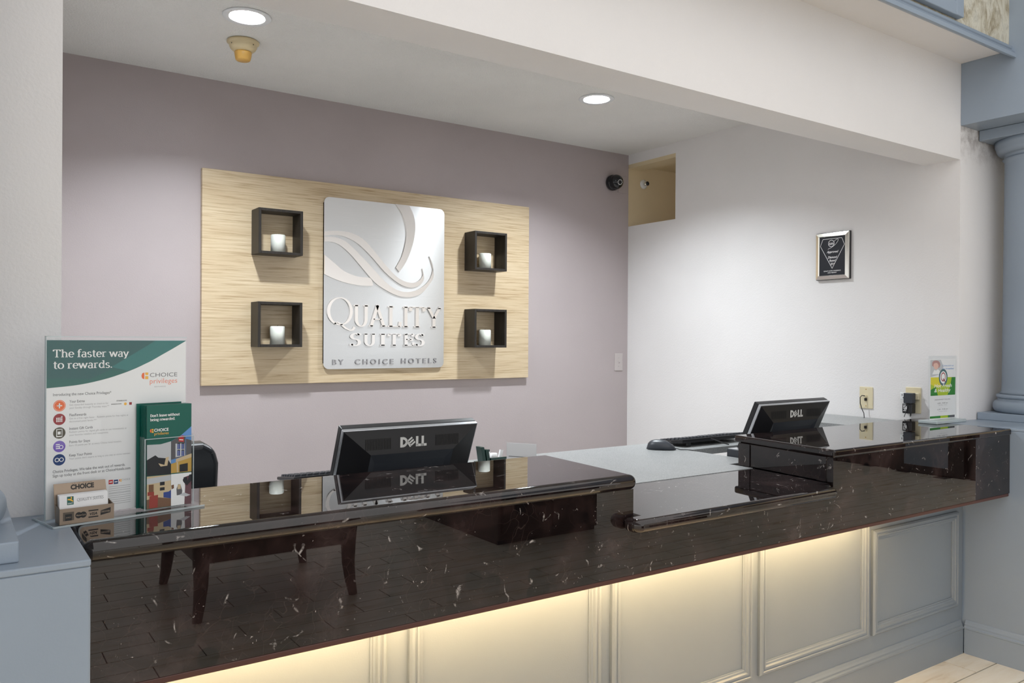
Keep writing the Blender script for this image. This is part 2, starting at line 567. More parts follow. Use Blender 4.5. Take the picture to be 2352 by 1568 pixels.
# serif letters: (advance, strokes); a stroke is a polyline or ('s', x, z, half width)
XH = 0.70
SERIF = {
 'T': (0.80, [[(.38, 0), (.38, .97)], [(.04, .97), (.72, .97)], [(.06, .97), (.04, .78)], [(.70, .97), (.72, .78)], ('s', .38, 0, .16)]),
 'U': (0.92, [[(.2, 1)] + arc(.46, .32, .26, .32, 180, 360) + [(.72, 1)], ('s', .2, .97, .16), ('s', .72, .97, .14)]),
 'A': (0.90, [[(.10, 0), (.43, 1.0)], [(.40, 1.0), (.76, 0)], [(.22, .34), (.62, .34)], ('s', .10, 0, .12), ('s', .76, 0, .15)]),
 'L': (0.76, [[(.2, 0), (.2, 1)], [(.2, .02), (.66, .02)], [(.66, .0), (.69, .24)], ('s', .2, .97, .16), ('s', .16, 0, .12)]),
 'I': (0.44, [[(.22, 0), (.22, 1)], ('s', .22, 0, .16), ('s', .22, .97, .16)]),
 'Y': (0.84, [[(.10, 1), (.42, .46)], [(.74, 1), (.42, .46), (.42, .46)], [(.42, .48), (.42, 0)], ('s', .11, .97, .15), ('s', .74, .97, .12), ('s', .42, 0, .15)]),
 'S': (0.64, [arc(.32, .745, .21, .225, 25, 262, 16) + arc(.32, .255, .235, .25, 82, -150, 16), [(.53, .84), (.54, 1.0)], [(.10, .14), (.08, -.01)]]),
 'E': (0.76, [[(.2, 0), (.2, 1)], [(.2, .97), (.64, .97)], [(.2, .52), (.54, .52)], [(.2, .02), (.67, .02)], [(.64, .99), (.65, .77)], [(.67, 0), (.70, .25)], [(.54, .63), (.54, .40)], ('s', .15, 0, .11), ('s', .15, .97, .11)]),
 'Q': (1.02, [arc(.5, .5, .42, .5, 0, 360, 30), [(.30, .02), (.40, .10), (.54, .02), (.70, -.12), (.86, -.2), (.98, -.18), (1.04, -.08)]]),
 'D': (0.84, [[(.2, 0), (.2, 1)], [(.1, .97), (.35, .97)] + arc(.35, .5, .38, .47, 90, -90) + [(.1, .03)]]),
 'a': (0.60, [arc(.27, .2, .18, .2, 0, 360), [(.46, .5), (.46, .1), (.5, .02), (.58, .02)], arc(.29, .48, .17, .22, 0, 150)]),
 'b': (0.68, [[(.16, 1.02), (.16, 0)], arc(.37, .35, .22, .34, 0, 360), ('s', .1, 1.02, .08)]),
 'd': (0.70, [[(.54, 1.02), (.54, 0)], arc(.32, .35, .22, .34, 0, 360), ('s', .48, 1.02, .08), ('s', .60, 0, .08)]),
 'e': (0.60, [arc(.32, .35, .23, .34, 0, 318, 20), [(.10, .36), (.55, .36)]]),
 'f': (0.44, [[(.2, 0), (.2, .82)] + arc(.36, .82, .16, .2, 180, 50, 8), [(.04, .69), (.40, .69)], ('s', .2, 0, .15)]),
 'g': (0.62, [arc(.28, .46, .19, .23, 0, 360), arc(.30, -.12, .22, .15, 0, 360), [(.16, .28), (.12, .12), (.30, .03)], [(.42, .64), (.58, .68)]]),
 'h': (0.72, [[(.16, 0), (.16, 1.02)], arc(.36, .42, .20, .27, 180, 0) + [(.56, 0)], ('s', .16, 0, .13), ('s', .56, 0, .13), ('s', .1, 1.02, .08)]),
 'i': (0.36, [[(.18, 0), (.18, .69)], ('s', .18, 0, .14), ('s', .12, .69, .08), [(.18, .86), (.18, 1.0)]]),
 'l': (0.36, [[(.18, 0), (.18, 1.02)], ('s', .18, 0, .14), ('s', .12, 1.02, .08)]),
 'n': (0.72, [[(.16, 0), (.16, .69)], arc(.36, .42, .20, .27, 180, 0) + [(.56, 0)], ('s', .16, 0, .13), ('s', .56, 0, .13), ('s', .1, .69, .08)]),
 'o': (0.66, [arc(.33, .35, .25, .34, 0, 360, 22)]),
 'r': (0.52, [[(.16, 0), (.16, .69)], arc(.36, .40, .20, .28, 180, 55, 8), ('s', .18, 0, .15), ('s', .1, .69, .08)]),
 's': (0.52, [arc(.26, .52, .16, .16, 25, 262, 12) + arc(.26, .18, .18, .17, 82, -150, 12)]),
 't': (0.44, [[(.2, .9), (.2, .18)] + arc(.34, .18, .14, .17, 180, 300, 8), [(.04, .68), (.40, .68)]]),
 'u': (0.72, [[(.16, .69), (.16, .25)] + arc(.34, .25, .18, .24, 180, 300, 8) + [(.54, .18)], [(.54, .69), (.54, 0)], ('s', .1, .69, .08), ('s', .48, .69, .08), ('s', .6, 0, .08)]),
 'v': (0.62, [[(.08, .69), (.30, .0)], [(.30, 0), (.54, .69)], ('s', .08, .69, .12), ('s', .54, .69, .1)]),
 'w': (0.94, [[(.08, .69), (.27, 0)], [(.27, 0), (.46, .69)], [(.46, .69), (.66, 0)], [(.66, 0), (.86, .69)], ('s', .08, .69, .12), ('s', .46, .69, .1), ('s', .86, .69, .1)]),
 'y': (0.62, [[(.08, .69), (.31, .02)], [(.55, .69), (.24, -.20), (.08, -.22)], ('s', .08, .69, .12), ('s', .55, .69, .1)]),
 '.': (0.30, [[(.14, 0), (.14, .13)]]),
 "'": (0.22, [[(.11, .72), (.11, 1.0)]]),
 ' ': (0.30, []),
}
def ribbon(pts, thick, thin, out):
    n = len(pts)
    L, Rr = [], []
    closed = n > 8 and math.hypot(pts[0][0] - pts[-1][0], pts[0][1] - pts[-1][1]) < 1e-6
    for i in range(n):
        a = pts[i - 1] if i else (pts[-2] if closed else pts[0])
        b = pts[i + 1] if i < n - 1 else (pts[1] if closed else pts[-1])
        dx, dz = b[0] - a[0], b[1] - a[1]
        d = math.hypot(dx, dz) or 1.0
        w = (thin + (thick - thin) * (abs(dz) / d) ** 1.6) / 2
        nx, nz = -dz / d, dx / d
        L.append((pts[i][0] + nx * w, pts[i][1] + nz * w))
        Rr.append((pts[i][0] - nx * w, pts[i][1] - nz * w))
    for i in range(n - 1):
        out.append([Rr[i], Rr[i + 1], L[i + 1], L[i]])
def serif(body, thick=0.14, thin=0.055, track=0.0):
    """Quads of a seriffed word, capital height 1; returns (quads, width)."""
    out, x = [], 0.0
    for ch in body:
        adv, strokes = SERIF[ch]
        for s in strokes:
            q = []
            if s and s[0] == 's':
                _, sx, sz, hw = s
                q.append([(sx - hw, sz - 0.002), (sx + hw, sz - 0.002), (sx + hw, sz + thin), (sx - hw, sz + thin)] if sz < .5 else
                         [(sx - hw, sz - thin), (sx + hw, sz - thin), (sx + hw, sz + 0.002), (sx - hw, sz + 0.002)])
            else:
                ribbon(s, thick, thin, q)
            out += [[(px + x, pz) for px, pz in quad] for quad in q]
        x += adv + track
    return out, x - track
def put_serif(mb, body, x, z, h, width=None, y=0.0, depth=None, thick=0.14, thin=0.055, track=0.0, tilt=0.0):
    q, w = serif(body, thick, thin, track)
    sx = (width / w) if width else h
    for quad in q:
        pts = [(x + px * sx, z + pz * h + (x + px * sx) * 0 + px * sx * tilt) for px, pz in quad]
        ar = sum(pts[i][0] * pts[(i + 1) % 4][1] - pts[(i + 1) % 4][0] * pts[i][1] for i in range(4))
        if ar < 0:
            pts.reverse()
        if depth:
            mb.prism_y(pts, y - depth, y)
        else:
            mb.flat(pts, y)
    return mb
def put_sans(mb, body, x, z, width=None, height=None, y=0.0, center=False, depth=None, **kw):
    vs, fs = sans(body, width, height, **kw)
    if center:
        x -= (max(p[0] for p in vs)) / 2
    if depth:
        n = len(vs)
        mb.add([(x + a, y - depth, z + b) for a, b in vs], fs)
        mb.add([(x + a, y, z + b) for a, b in vs], fs)
        edges = {}
        for q in fs:
            for i in range(len(q)):
                e = (q[i], q[(i + 1) % len(q)])
                k = tuple(sorted(e))
                edges[k] = edges.get(k, 0) + 1
        side = [k for k, c in edges.items() if c == 1]
        for a, b in side:
            mb.add([(x + vs[a][0], y - depth, z + vs[a][1]), (x + vs[b][0], y - depth, z + vs[b][1]),
                    (x + vs[b][0], y, z + vs[b][1]), (x + vs[a][0], y, z + vs[a][1])], [(0, 1, 2, 3)])
    else:
        mb.add([(x + a, y, z + b) for a, b in vs], fs)
    return mb

# ------------------------------------------------------------------ key dimensions
XW, XL = 4.01, 0.195          # side walls of the desk alcove
YF, YB = 1.99, 4.328          # front wall plane, back wall plane
ZC = 2.766                    # alcove ceiling
BEAM_Z, BEAM_BACK = 2.316, 2.165
SOF_Z, SOF_Y = 2.778, 1.81
XP, XPL = 3.86, 0.198         # inner faces of the two blue pedestals
PED_Y = 1.545
YP = 1.894                    # painted counter front
YG = 1.692                    # polished granite face
ZT, ZL = 1.052, 0.935         # raised and low counter heights
APR_Z = 0.766
ARCH_Z = 2.48

# ------------------------------------------------------------------ the setting
fl = struct(MB().box(-6, 9, -7, 4.5, -0.08, -0.004).build('floor', 'grout'))
PW, PL = 0.152, 0.61
plank_me = None
cnt = 0
for row in range(26):
    y0 = YP - 0.004 - (row + 1) * PW
    sh = (row * 0.37) % 1.0 * PL
    for c in range(-2, 11):
        x0 = -0.6 + c * PL + sh - PL
        if x0 > XP - 0.02 or x0 + PL < -0.55:
            continue
        x1 = min(x0 + PL - 0.006, XP - 0.001) if row < 2 else x0 + PL - 0.006
        if x1 - x0 < 0.05:
            continue
        full = abs((x1 - x0) - (PL - 0.006)) < 1e-6
        if full and plank_me is not None:
            o = bpy.data.objects.new('plank', plank_me)
            COL.objects.link(o)
        else:
            o = MB().box(0, x1 - x0, 0, PW - 0.006, -0.006, 0).build('plank', 'tile')
            if full:
                plank_me = o.data
        o.location = (x0, y0, 0)
        o.parent = fl
        cnt += 1
# floor beyond the single planks, same planks joined
far = MB()
for row in range(44):
    y0 = YP - 0.004 - (row + 1) * PW
    sh = (row * 0.37) % 1.0 * PL
    for c in range(-9, 16):
        x0 = -0.6 + c * PL + sh - PL
        near = row < 26 and not (x0 > XP - 0.02 or x0 + PL < -0.55)
        if near or (row < 3 and (x0 > 3.2 or x0 < 0.1)):
            continue
        far.box(x0, x0 + PL - 0.006, y0, y0 + PW - 0.006, -0.006, 0)
o = far.build('planks_beyond', 'tile', fl)
o['kind'] = 'stuff'

struct(MB().box(XL, XW, BEAM_BACK - 0.02, YB, -0.004, 0).build('floor_office', plain('office_floor_bounce', (0.62, 0.58, 0.52, 1), 0.4)))  # unseen pale floor, added to bounce light up to the ceiling
struct(MB().box(-0.1, XW, YB, YB + 0.12, 0, ZC + 0.1).build('wall_back', 'wall_mauve'))
struct(MB().box(XL - 0.12, XL, YF + 0.002, YB, 0, ZC).build('wall_left', 'wall_white'))
NY, NZ0, NZ1 = 3.866, 2.253, 2.698
wr = MB()
wr.prism_x([(BEAM_BACK, 0), (YB, 0), (YB, NZ0), (NY, NZ0), (NY, NZ1), (YB, NZ1), (YB, ZC), (BEAM_BACK, ZC)], XW, XW + 0.14)
wr = struct(wr.build('wall_right', 'wall_white'))
nl = MB()   # lining of the opening beside the ceiling corner
nl.box(XW + 0.002, XW + 0.75, YB + 0.004, YB + 0.1, NZ0 - 0.05, NZ1 + 0.1)
nl.box(XW + 0.14, XW + 0.75, NY - 0.5, YB + 0.004, NZ0 - 0.06, NZ0 - 0.001)
nl.box(XW + 0.14, XW + 0.75, NY - 0.5, YB + 0.004, NZ1 + 0.001, NZ1 + 0.06)
nl.box(XW + 0.74, XW + 0.8, NY - 0.5, YB + 0.1, NZ0 - 0.06, NZ1 + 0.06)
nl.build('opening_lining', 'tan', wr)
MB().box(XW + 0.002, XW + 0.14, NY + 0.002, YB + 0.004, NZ1 - 0.028, NZ1).build('opening_head', 'tan', wr)
LIGHTS = ((1.004, 3.395), (2.926, 3.42))
cm = MB()
HC = 0.12
def slab(x0, x1, y0, y1):
    cm.box(x0, x1, y0, y1, ZC, ZC + 0.09)
cxs0, cxs1, cys0, cys1 = XL - 0.12, XW + 0.14, YF + 0.1, YB + 0.12
slab(cxs0, LIGHTS[0][0] - HC, cys0, cys1)
slab(LIGHTS[0][0] + HC, LIGHTS[1][0] - HC, cys0, cys1)
slab(LIGHTS[1][0] + HC, cxs1, cys0, cys1)
for lx, ly in LIGHTS:
    slab(lx - HC, lx + HC, cys0, ly - HC)
    slab(lx - HC, lx + HC, ly + HC, cys1)
    n = 48
    vs, fs = [], []
    for i in range(n):
        a = 2 * PI * i / n
        c, sn = math.cos(a), math.sin(a)
        q = HC / max(abs(c), abs(sn))
        for r in (0.074, q):
            for z in (ZC, ZC + 0.09):
                vs.append((lx + c * r, ly + sn * r, z))
    for i in range(n):
        j = (i + 1) % n
        A, B = 4 * i, 4 * j
        fs += [(A, B, B + 2, A + 2), (A + 1, A + 3, B + 3, B + 1), (A, A + 1, B + 1, B)]
    cm.add(vs, fs)
struct(cm.build('ceiling', 'ceiling'))

struct(MB().box(-2.5, XL, YF, BEAM_BACK, 0, SOF_Z + 0.06).build('wall_front_left', 'wall_white'))
struct(MB().box(XW, 6.0, YF, BEAM_BACK, 0, SOF_Z + 0.06).build('wall_front_right', 'wall_grimy'))
struct(MB().box(XL, XW, YF, BEAM_BACK, BEAM_Z, SOF_Z + 0.06).build('ceiling_beam', 'wall_white'))
struct(MB().box(-2.5, XW - 0.002, SOF_Y, YF, SOF_Z, SOF_Z + 0.06).build('ceiling_soffit', 'wall_white'))

# upper storey edge with its blue cornice, stone infill and louvred shutter
UY = 1.775
struct(MB().box(-2.5, XW, UY, UY + 0.10, SOF_Z + 0.029, 3.9).build('wall_upper', 'fauxstone'))
prof_c = [(1.752, SOF_Z - 0.040), (1.744, SOF_Z - 0.038), (1.744, SOF_Z - 0.020),
       (1.752, SOF_Z - 0.016), (1.750, SOF_Z - 0.010), (1.758, SOF_Z - 0.004), (1.766, SOF_Z + 0.004), (1.762, SOF_Z + 0.009),
       (1.760, SOF_Z + 0.018), (1.768, SOF_Z + 0.024)]
cor = [(SOF_Y - 0.001, SOF_Z - 0.002)] + prof_c + [(UY, SOF_Z + 0.028), (SOF_Y - 0.001, SOF_Z + 0.028)]
struct(MB().prism_x(cor, -2.5, XW).build('trim_1', 'blue'))
sh = thing('louvred_shutter', 'blue louvred shutter panel set in mottled stone above the cornice', 'shutter', (3.0, UY - 0.0015, SOF_Z + 0.034))
SHX0, SHX1, SHZ1 = -0.55, 0.535, 0.9
for a, b, c, d in ((SHX0, SHX0 + 0.06, 0, SHZ1), (SHX1 - 0.06, SHX1, 0, SHZ1)):
    MB().box(a, b, -0.03, 0, c, d).build('stile', 'blue', sh, bevel=0.003)
for c in (0, SHZ1 - 0.06):
    MB().box(SHX0 + 0.06, SHX1 - 0.06, -0.028, 0, c, c + 0.06).build('rail', 'blue', sh, bevel=0.003)
sl = None
k = 0
x = SHX0 + 0.07
while x < SHX1 - 0.075:
    if sl is None:
        o = MB().box(0, 0.009, -0.022, -0.004, 0.062, SHZ1 - 0.062).build('slat', 'blue', sh)
        sl = o.data
    else:
        o = bpy.data.objects.new('slat', sl)
        COL.objects.link(o)
        o.parent = sh
    o.location = (x, 0, 0)
    x += 0.02
MB().box(SHX0 + 0.06, SHX1 - 0.06, -0.004, 0, 0.06, SHZ1 - 0.06).build('backing', 'dark_grey', sh)

struct(MB().box(XW, 6.0, -3.0, YF - 0.001, ARCH_Z, 3.9).build('trim_2', 'blue'), 'blue beam carried by the column on the right')
struct(MB().box(-2.5, XL - 0.002, -3.0, YF - 0.001, ARCH_Z, SOF_Z - 0.06).build('trim_3', 'blue'))

# blue pedestals
def base_profile(y):   # (y, z) outline of a tall skirting with a stepped top, standing proud towards -y
    return [(y, 0), (y - 0.016, 0), (y - 0.016, 0.112), (y - 0.019, 0.116), (y - 0.019, 0.122), (y - 0.013, 0.127), (y - 0.013, 0.134),
            (y - 0.008, 0.141), (y - 0.004, 0.150), (y, 0.152)]
def pedestal(x0, x1, label, right):
    t = thing('column_pedestal', label, 'pedestal', ((x0 + x1) / 2, (PED_Y + YF) / 2, 0))
    cx, cy = t.location.x, t.location.y
    MB().box(x0 - cx, x1 - cx, PED_Y - cy, YF - 0.001 - cy, 0, ZT - 0.012).build('body', 'blue', t, bevel=0.004)
    MB().box(x0 - cx, x1 - cx, PED_Y - 0.002 - cy, YF - 0.001 - cy, ZT - 0.012, ZT).build('cap', 'blue', t, bevel=0.003)
    if right:
        pts = base_profile(0)
        m = MB()
        vs = []
        n = len(pts)
        y0, y1 = PED_Y - 0.01 - cy, YP - 0.018 - cy
        for yy in (y0, y1):
            vs += [(x0 - cx + p[0], yy, p[1]) for p in pts]
        m.add(vs, [tuple(range(n)), tuple(range(2 * n - 1, n - 1, -1))] + [(i, (i + 1) % n, n + (i + 1) % n, n + i) for i in range(n)])
        m.build('skirting', 'blue', t)
    return t
pedestal(XP, 5.2, 'blue painted pedestal wall at the right end of the counter', True)
pedestal(-1.2, XPL, 'blue painted pedestal wall at the left end of the counter', False)

def column(x, y, label):
    t = thing('column', label, 'column', (x, y, ZT))
    h = ARCH_Z - ZT
    MB().box(-0.215, 0.215, -0.2, 0.2, 0, 0.036).build('plinth', 'blue', t, bevel=0.003)
    tor = [(0, 0.036), (0.185, 0.036)] + [(0.185 + 0.022 * math.cos(a), 0.066 + 0.03 * math.sin(a)) for a in [R(q) for q in range(-90, 91, 18)]]
    tor += [(0.186, 0.098), (0.184, 0.106)] + [(0.182 + 0.010 * math.cos(a), 0.116 + 0.010 * math.sin(a)) for a in [R(q) for q in range(-90, 91, 30)]] + [(0.172, 0.128), (0, 0.128)]
    MB().lathe(tor, 64).build('base_moulding', 'blue', t)
    sp = [(0, 0.128), (0.178, 0.128), (0.170, 0.140), (0.168, 0.16), (0.162, h - 0.16), (0.164, h - 0.148), (0.172, h - 0.14), (0, h - 0.14)]
    MB().lathe(sp, 64).build('shaft', 'blue', t)
    cp = [(0, h - 0.14), (0.160, h - 0.14), (0.166, h - 0.125)] + [(0.166 + 0.034 * math.sin(a), h - 0.09 + 0.036 * (1 - math.cos(a)) - 0.03) for a in [R(q) for q in range(0, 91, 15)]] + [(0.205, h - 0.075), (0.205, h - 0.052), (0, h - 0.052)]
    MB().lathe(cp, 64).build('capital', 'blue', t)
    MB().box(-0.215, 0.215, -0.2, 0.2, h - 0.052, h - 0.001).build('abacus', 'blue', t, bevel=0.003)
    return t
column(4.395, 1.785, 'round blue column standing on the right pedestal')
column(-0.12, 1.785, 'round blue column standing on the left pedestal, its base at the picture edge')

# ------------------------------------------------------------------ reception counter: painted base
cb = thing('counter_base', 'blue painted panelled front of the reception counter', 'counter base', (2.03, YP, 0))
CX, CY = 2.03, YP
MB().box(XPL + 0.002 - CX, XP - 0.002 - CX, 0, 0.19, 0, 0.885).build('body', 'blue_grey', cb)
def frame_sweep(x0, x1, z0, z1, prof):
    m = MB()
    n = len(prof)
    vs = []
    for (sx, sz) in ((0, 0), (1, 0), (1, 1), (0, 1)):
        for ins, out in prof:
            vs.append(((x0 + ins) if sx == 0 else (x1 - ins), -out, (z0 + ins) if sz == 0 else (z1 - ins)))
    fs = []
    for c in range(4):
        d = (c + 1) % 4
        for i in range(n - 1):
            fs.append((c * n + i, d * n + i, d * n + i + 1, c * n + i + 1))
    return m.add(vs, fs)
MP = [(0, 0), (0, 0.011), (0.006, 0.017), (0.013, 0.018), (0.016, 0.013), (0.020, 0.013), (0.022, 0.016), (0.028, 0.016), (0.032, 0.010), (0.038, 0.009), (0.040, 0.005), (0.044, 0.004), (0.044, 0)]
for a, b in ((0.255, 0.921), (0.985, 1.644), (1.688, 2.355), (2.397, 3.084), (3.113, 3.80)):
    frame_sweep(a - CX, b - CX, 0.225, 0.658 if a > 3 else 0.82, MP).build('panel_moulding', 'blue_grey', cb)
MB().prism_x([(p[0], p[1]) for p in base_profile(0)], XPL + 0.004 - CX, XP - 0.020 - CX).build('skirting', 'blue_grey', cb)

# ------------------------------------------------------------------ reception counter: granite
gr = thing('granite_counter', 'polished dark brown granite counter with raised ends and a low middle', 'counter', (2.03, YG, APR_Z))
GX, GY, GZ = 2.03, YG, APR_Z
def gl(pts):
    return [(x - GX, y - GY) for x, y in pts]
LB0, LB1 = 1.594, 1.628      # right end of the left block, front and back
RB0, RB1 = 2.546, 2.612      # left end of the right block, front and back
TH = 0.042
xz = [(XPL + 0.002, APR_Z), (XP - 0.002, APR_Z), (XP - 0.002, ZT - 0.028), (RB0, ZT - 0.028), (RB0, ZL - 0.038), (LB0, ZL - 0.038), (LB0, ZT - TH), (XPL + 0.002, ZT - TH)]
MB().prism_y([(x - GX, z - GZ) for x, z in xz], 0, 0.024).build('apron', 'granite', gr)
MB().prism_z(gl([(XPL + 0.002, YG - 0.018), (LB0 + 0.002, YG - 0.018), (LB1, 2.146), (XPL + 0.002, 2.146)]), ZT - TH - GZ, ZT - GZ).build('raised_top', 'granite', gr, bevel=0.020, bseg=10)
MB().prism_z(gl([(RB0 - 0.006, YG - 0.008), (XP - 0.002, YG - 0.008), (XP - 0.002, YF + 0.001), (XW - 0.003, YF + 0.001), (XW - 0.003, 2.18), (RB1 - 0.006, 2.18)]), ZT - 0.028 - GZ, ZT - GZ).build('raised_top', 'granite', gr, bevel=0.008, bseg=4)
MB().prism_z(gl([(1.575, YG - 0.066), (2.465, YG - 0.066), (2.483, YG - 0.060), (2.490, YG - 0.045), (2.490, YG - 0.001), (RB0 - 0.002, YG - 0.001), (RB1 - 0.022, 2.07), (LB1 + 0.002, 2.07), (LB0 + 0.002, YG - 0.001), (1.550, YG - 0.001), (1.550, YG - 0.040), (1.556, YG - 0.058)]), ZL - 0.038 - GZ, ZL - GZ).build('low_top', 'granite', gr, bevel=0.018, bseg=9)
def end_panel(xa, xb, ya, yb, t, z0, z1):
    MB().prism_z(gl([(xa, ya), (xa + t, ya), (xb + t, yb), (xb, yb)] if t > 0 else [(xa + t, ya), (xa, ya), (xb, yb), (xb + t, yb)]), z0 - GZ, z1 - GZ).build('end_panel', 'granite', gr, bevel=0.002, bseg=1)
end_panel(LB0, LB1 - 0.012, YG + 0.025, 2.12, -0.022, ZL - 0.045, ZT - TH)
end_panel(RB0, RB1 - 0.012, YG + 0.025, 2.15, 0.022, ZL + 0.0005, ZT - 0.028)
# slightly proud strips framing the end panel of the right block
for f0, f1 in ((0.0, 0.10), (0.86, 1.0)):
    ya, yb = YG + 0.026 + (2.15 - YG - 0.026) * f0, YG + 0.026 + (2.15 - YG - 0.026) * f1
    dx = (RB1 - 0.012 - RB0) / (2.15 - YG - 0.025)
    xa, xb = RB0 + dx * (ya - YG - 0.025), RB0 + dx * (yb - YG - 0.025)
    MB().prism_z(gl([(xa - 0.004, ya), (xa, ya), (xb, yb), (xb - 0.004, yb)]), ZL + 0.001 - GZ, ZT - 0.0285 - GZ).build('end_strip', 'granite', gr)
for xa, xb in ((XPL + 0.004, LB1 - 0.014), (RB1 - 0.010, XW - 0.005)):
    MB().box(xa - GX, xb - GX, 2.11 - GY, 2.132 - GY, ZL - 0.16 - GZ, ZT - TH - GZ).build('back_panel', 'granite', gr)
MB().box(XPL + 0.004 - GX, XP - 0.004 - GX, 0.024, 0.201, ZL - 0.125 - GZ, ZL - 0.11 - GZ).build('underside', 'underlay', gr)
MB().box(XPL + 0.004 - GX, XP - 0.004 - GX, 0.002, 0.034, -0.015, -0.0005).build('edge_strip', 'underlay', gr, bevel=0.003)

# warm fluorescent strip behind the apron
ul = thing('under_counter_light', 'warm strip light tucked under the granite overhang', 'strip light', (1.66, 1.775, 0.768))
MB().box(-1.42, 1.40, -0.03, 0.03, 0.0, 0.035).build('housing', 'white', ul)
MB().lathe([(0, -1.40), (0.011, -1.40), (0.011, 1.38), (0, 1.38)], 10, (0, 0, -0.012), 'x').build('tube', 'tube', ul)

# ------------------------------------------------------------------ wall sign
sg = thing('wall_sign', 'pale oak hotel sign with brushed metal name plate on the mauve wall', 'sign', (2.078, YB - 0.002, 1.186))
PX0, PX1, PZ1 = -1.029, 1.029, 1.114
MB().box(PX0, PX1, -0.028, 0, 0, PZ1).build('oak_panel', 'oak', sg, bevel=0.0015, bseg=1)
plx0, plx1, plz0, plz1 = 1.694 - 2.078, 2.459 - 2.078, 1.262 - 1.186, 2.219 - 1.186
PWD, PHT = plx1 - plx0, plz1 - plz0
rc = 0.032
pl = []
for cxx, czz, a0 in ((plx1 - rc, plz0 + rc, -90), (plx1 - rc, plz1 - rc, 0), (plx0 + rc, plz1 - rc, 90), (plx0 + rc, plz0 + rc, 180)):
    pl += arc(cxx, czz, rc, rc, a0, a0 + 90, 8)
PLY = -0.046
plate = MB().prism_y(pl, PLY, -0.034).build('metal_plate', 'brushed', sg, uv=True)
plate['label'] = 'brushed aluminium name plate'
MB().box(plx0 + 0.05, plx1 - 0.05, -0.034, -0.028, plz0 + 0.05, plz1 - 0.05).build('standoff', 'black', sg)
def zp(x, y):   # from marks measured on the plate
    u = (x - 156) / 931.0
    yt, yb = 104 + 100 * u, 1456 - 10 * u
    v = 1 - (y - yt) / (yb - yt)
    return (plx0 + u * PWD, plz0 + v * PHT)
def smooth_poly(pts, n=3):
    out = []
    for i in range(len(pts) - 1):
        p0, p1, p2, p3 = pts[max(i - 1, 0)], pts[i], pts[i + 1], pts[min(i + 2, len(pts) - 1)]
        for k in range(n):
            t = k / n
            out.append(tuple(0.5 * ((2 * p1[j]) + (-p0[j] + p2[j]) * t + (2 * p0[j] - 5 * p1[j] + 4 * p2[j] - p3[j]) * t * t + (-p0[j] + 3 * p1[j] - 3 * p2[j] + p3[j]) * t ** 3) for j in (0, 1)))
    out.append(pts[-1])
    return out
def band(top, bot, name, depth=0.007):
    a = [zp(*p) for p in smooth_poly(top)]
    b = [zp(*p) for p in smooth_poly(bot)]
    n = min(len(a), len(b))
    def res(q, n):
        return [q[round(i * (len(q) - 1) / (n - 1))] for i in range(n)]
    n = max(len(a), len(b))
    def lin(q, n):
        o = []
        for i in range(n):
            f = i * (len(q) - 1) / (n - 1)
            k = min(int(f), len(q) - 2)
            t = f - k
            o.append((q[k][0] * (1 - t) + q[k + 1][0] * t, q[k][1] * (1 - t) + q[k + 1][1] * t))
        return o
    a, b = lin(a, n), lin(b, n)
    vs = [(x, PLY - depth, z) for x, z in a] + [(x, PLY - depth, z) for x, z in b] + [(x, PLY, z) for x, z in a] + [(x, PLY, z) for x, z in b]
    fs = []
    for i in range(n - 1):
        fs += [(n + i, n + i + 1, i + 1, i), (i, i + 1, 2 * n + i + 1, 2 * n + i), (n + i + 1, n + i, 3 * n + i, 3 * n + i + 1)]
    fs += [(0, 2 * n, 3 * n, n), (n - 1, 2 * n - 1, 4 * n - 1, 3 * n - 1)]
    MB().add(vs, fs).build(name, 'polished', plate)
band([(790, 172), (828, 250), (842, 350), (822, 480), (772, 610), (716, 695)], [(684, 160), (738, 245), (768, 350), (766, 450), (736, 570), (688, 660)], 'logo_arc')
band([(158, 380), (250, 374), (350, 390), (440, 440), (520, 530), (600, 630), (690, 728), (760, 768), (830, 780), (880, 758), (906, 716), (899, 670)],
     [(158, 412), (230, 405), (310, 422), (400, 475), (500, 575), (600, 692), (690, 770), (760, 808), (830, 816), (890, 790), (916, 742), (901, 668)], 'logo_swoosh')
band([(158, 418), (230, 424), (310, 458), (400, 545), (500, 655), (600, 765), (690, 832), (780, 852), (870, 832), (950, 770), (986, 690), (984, 630), (956, 574)],
     [(158, 456), (205, 460), (262, 482), (340, 552), (430, 662), (520, 770), (600, 830), (700, 880), (800, 892), (890, 866), (962, 790), (996, 715), (959, 572)], 'logo_swoosh')
band([(156, 560), (230, 628), (300, 690), (400, 732), (490, 742), (515, 795)], [(156, 712), (230, 750), (320, 782), (420, 801), (500, 803), (516, 797)], 'logo_crescent')
def word(mb_name, body, x, y, x_end, hz, y_depth=0.008, thick=0.16, thin=0.05, track=0.0, mat='polished'):
    a = zp(x, y)
    b = zp(x_end, y + 0)
    m = MB()
    put_serif(m, body, a[0], a[1], hz, b[0] - a[0], PLY, y_depth, thick, thin, track)
    m.build(mb_name, mat, plate)
zh = PHT / 1345.0
word('letter', 'Q', 172, 1106, 372, 212 * zh, thick=0.11, thin=0.035)
xs = {'U': (362, 490), 'A': (486, 618), 'L': (622, 736), 'I': (738, 802), 'T': (800, 930), 'Y': (935, 1064)}
for ch, (a, b) in xs.items():
    word('letter', ch, a, 1118 + (a - 360) * 0.024, b, 172 * zh)
for ch, a, b in (('S', 342, 424), ('U', 440, 540), ('I', 560, 622), ('T', 632, 730), ('E', 748, 842), ('S', 842, 922)):
    word('letter', ch, a, 1271 + (a - 360) * 0.006, b, 98 * zh, 0.007, 0.2, 0.075, 0.0, 'mirror')
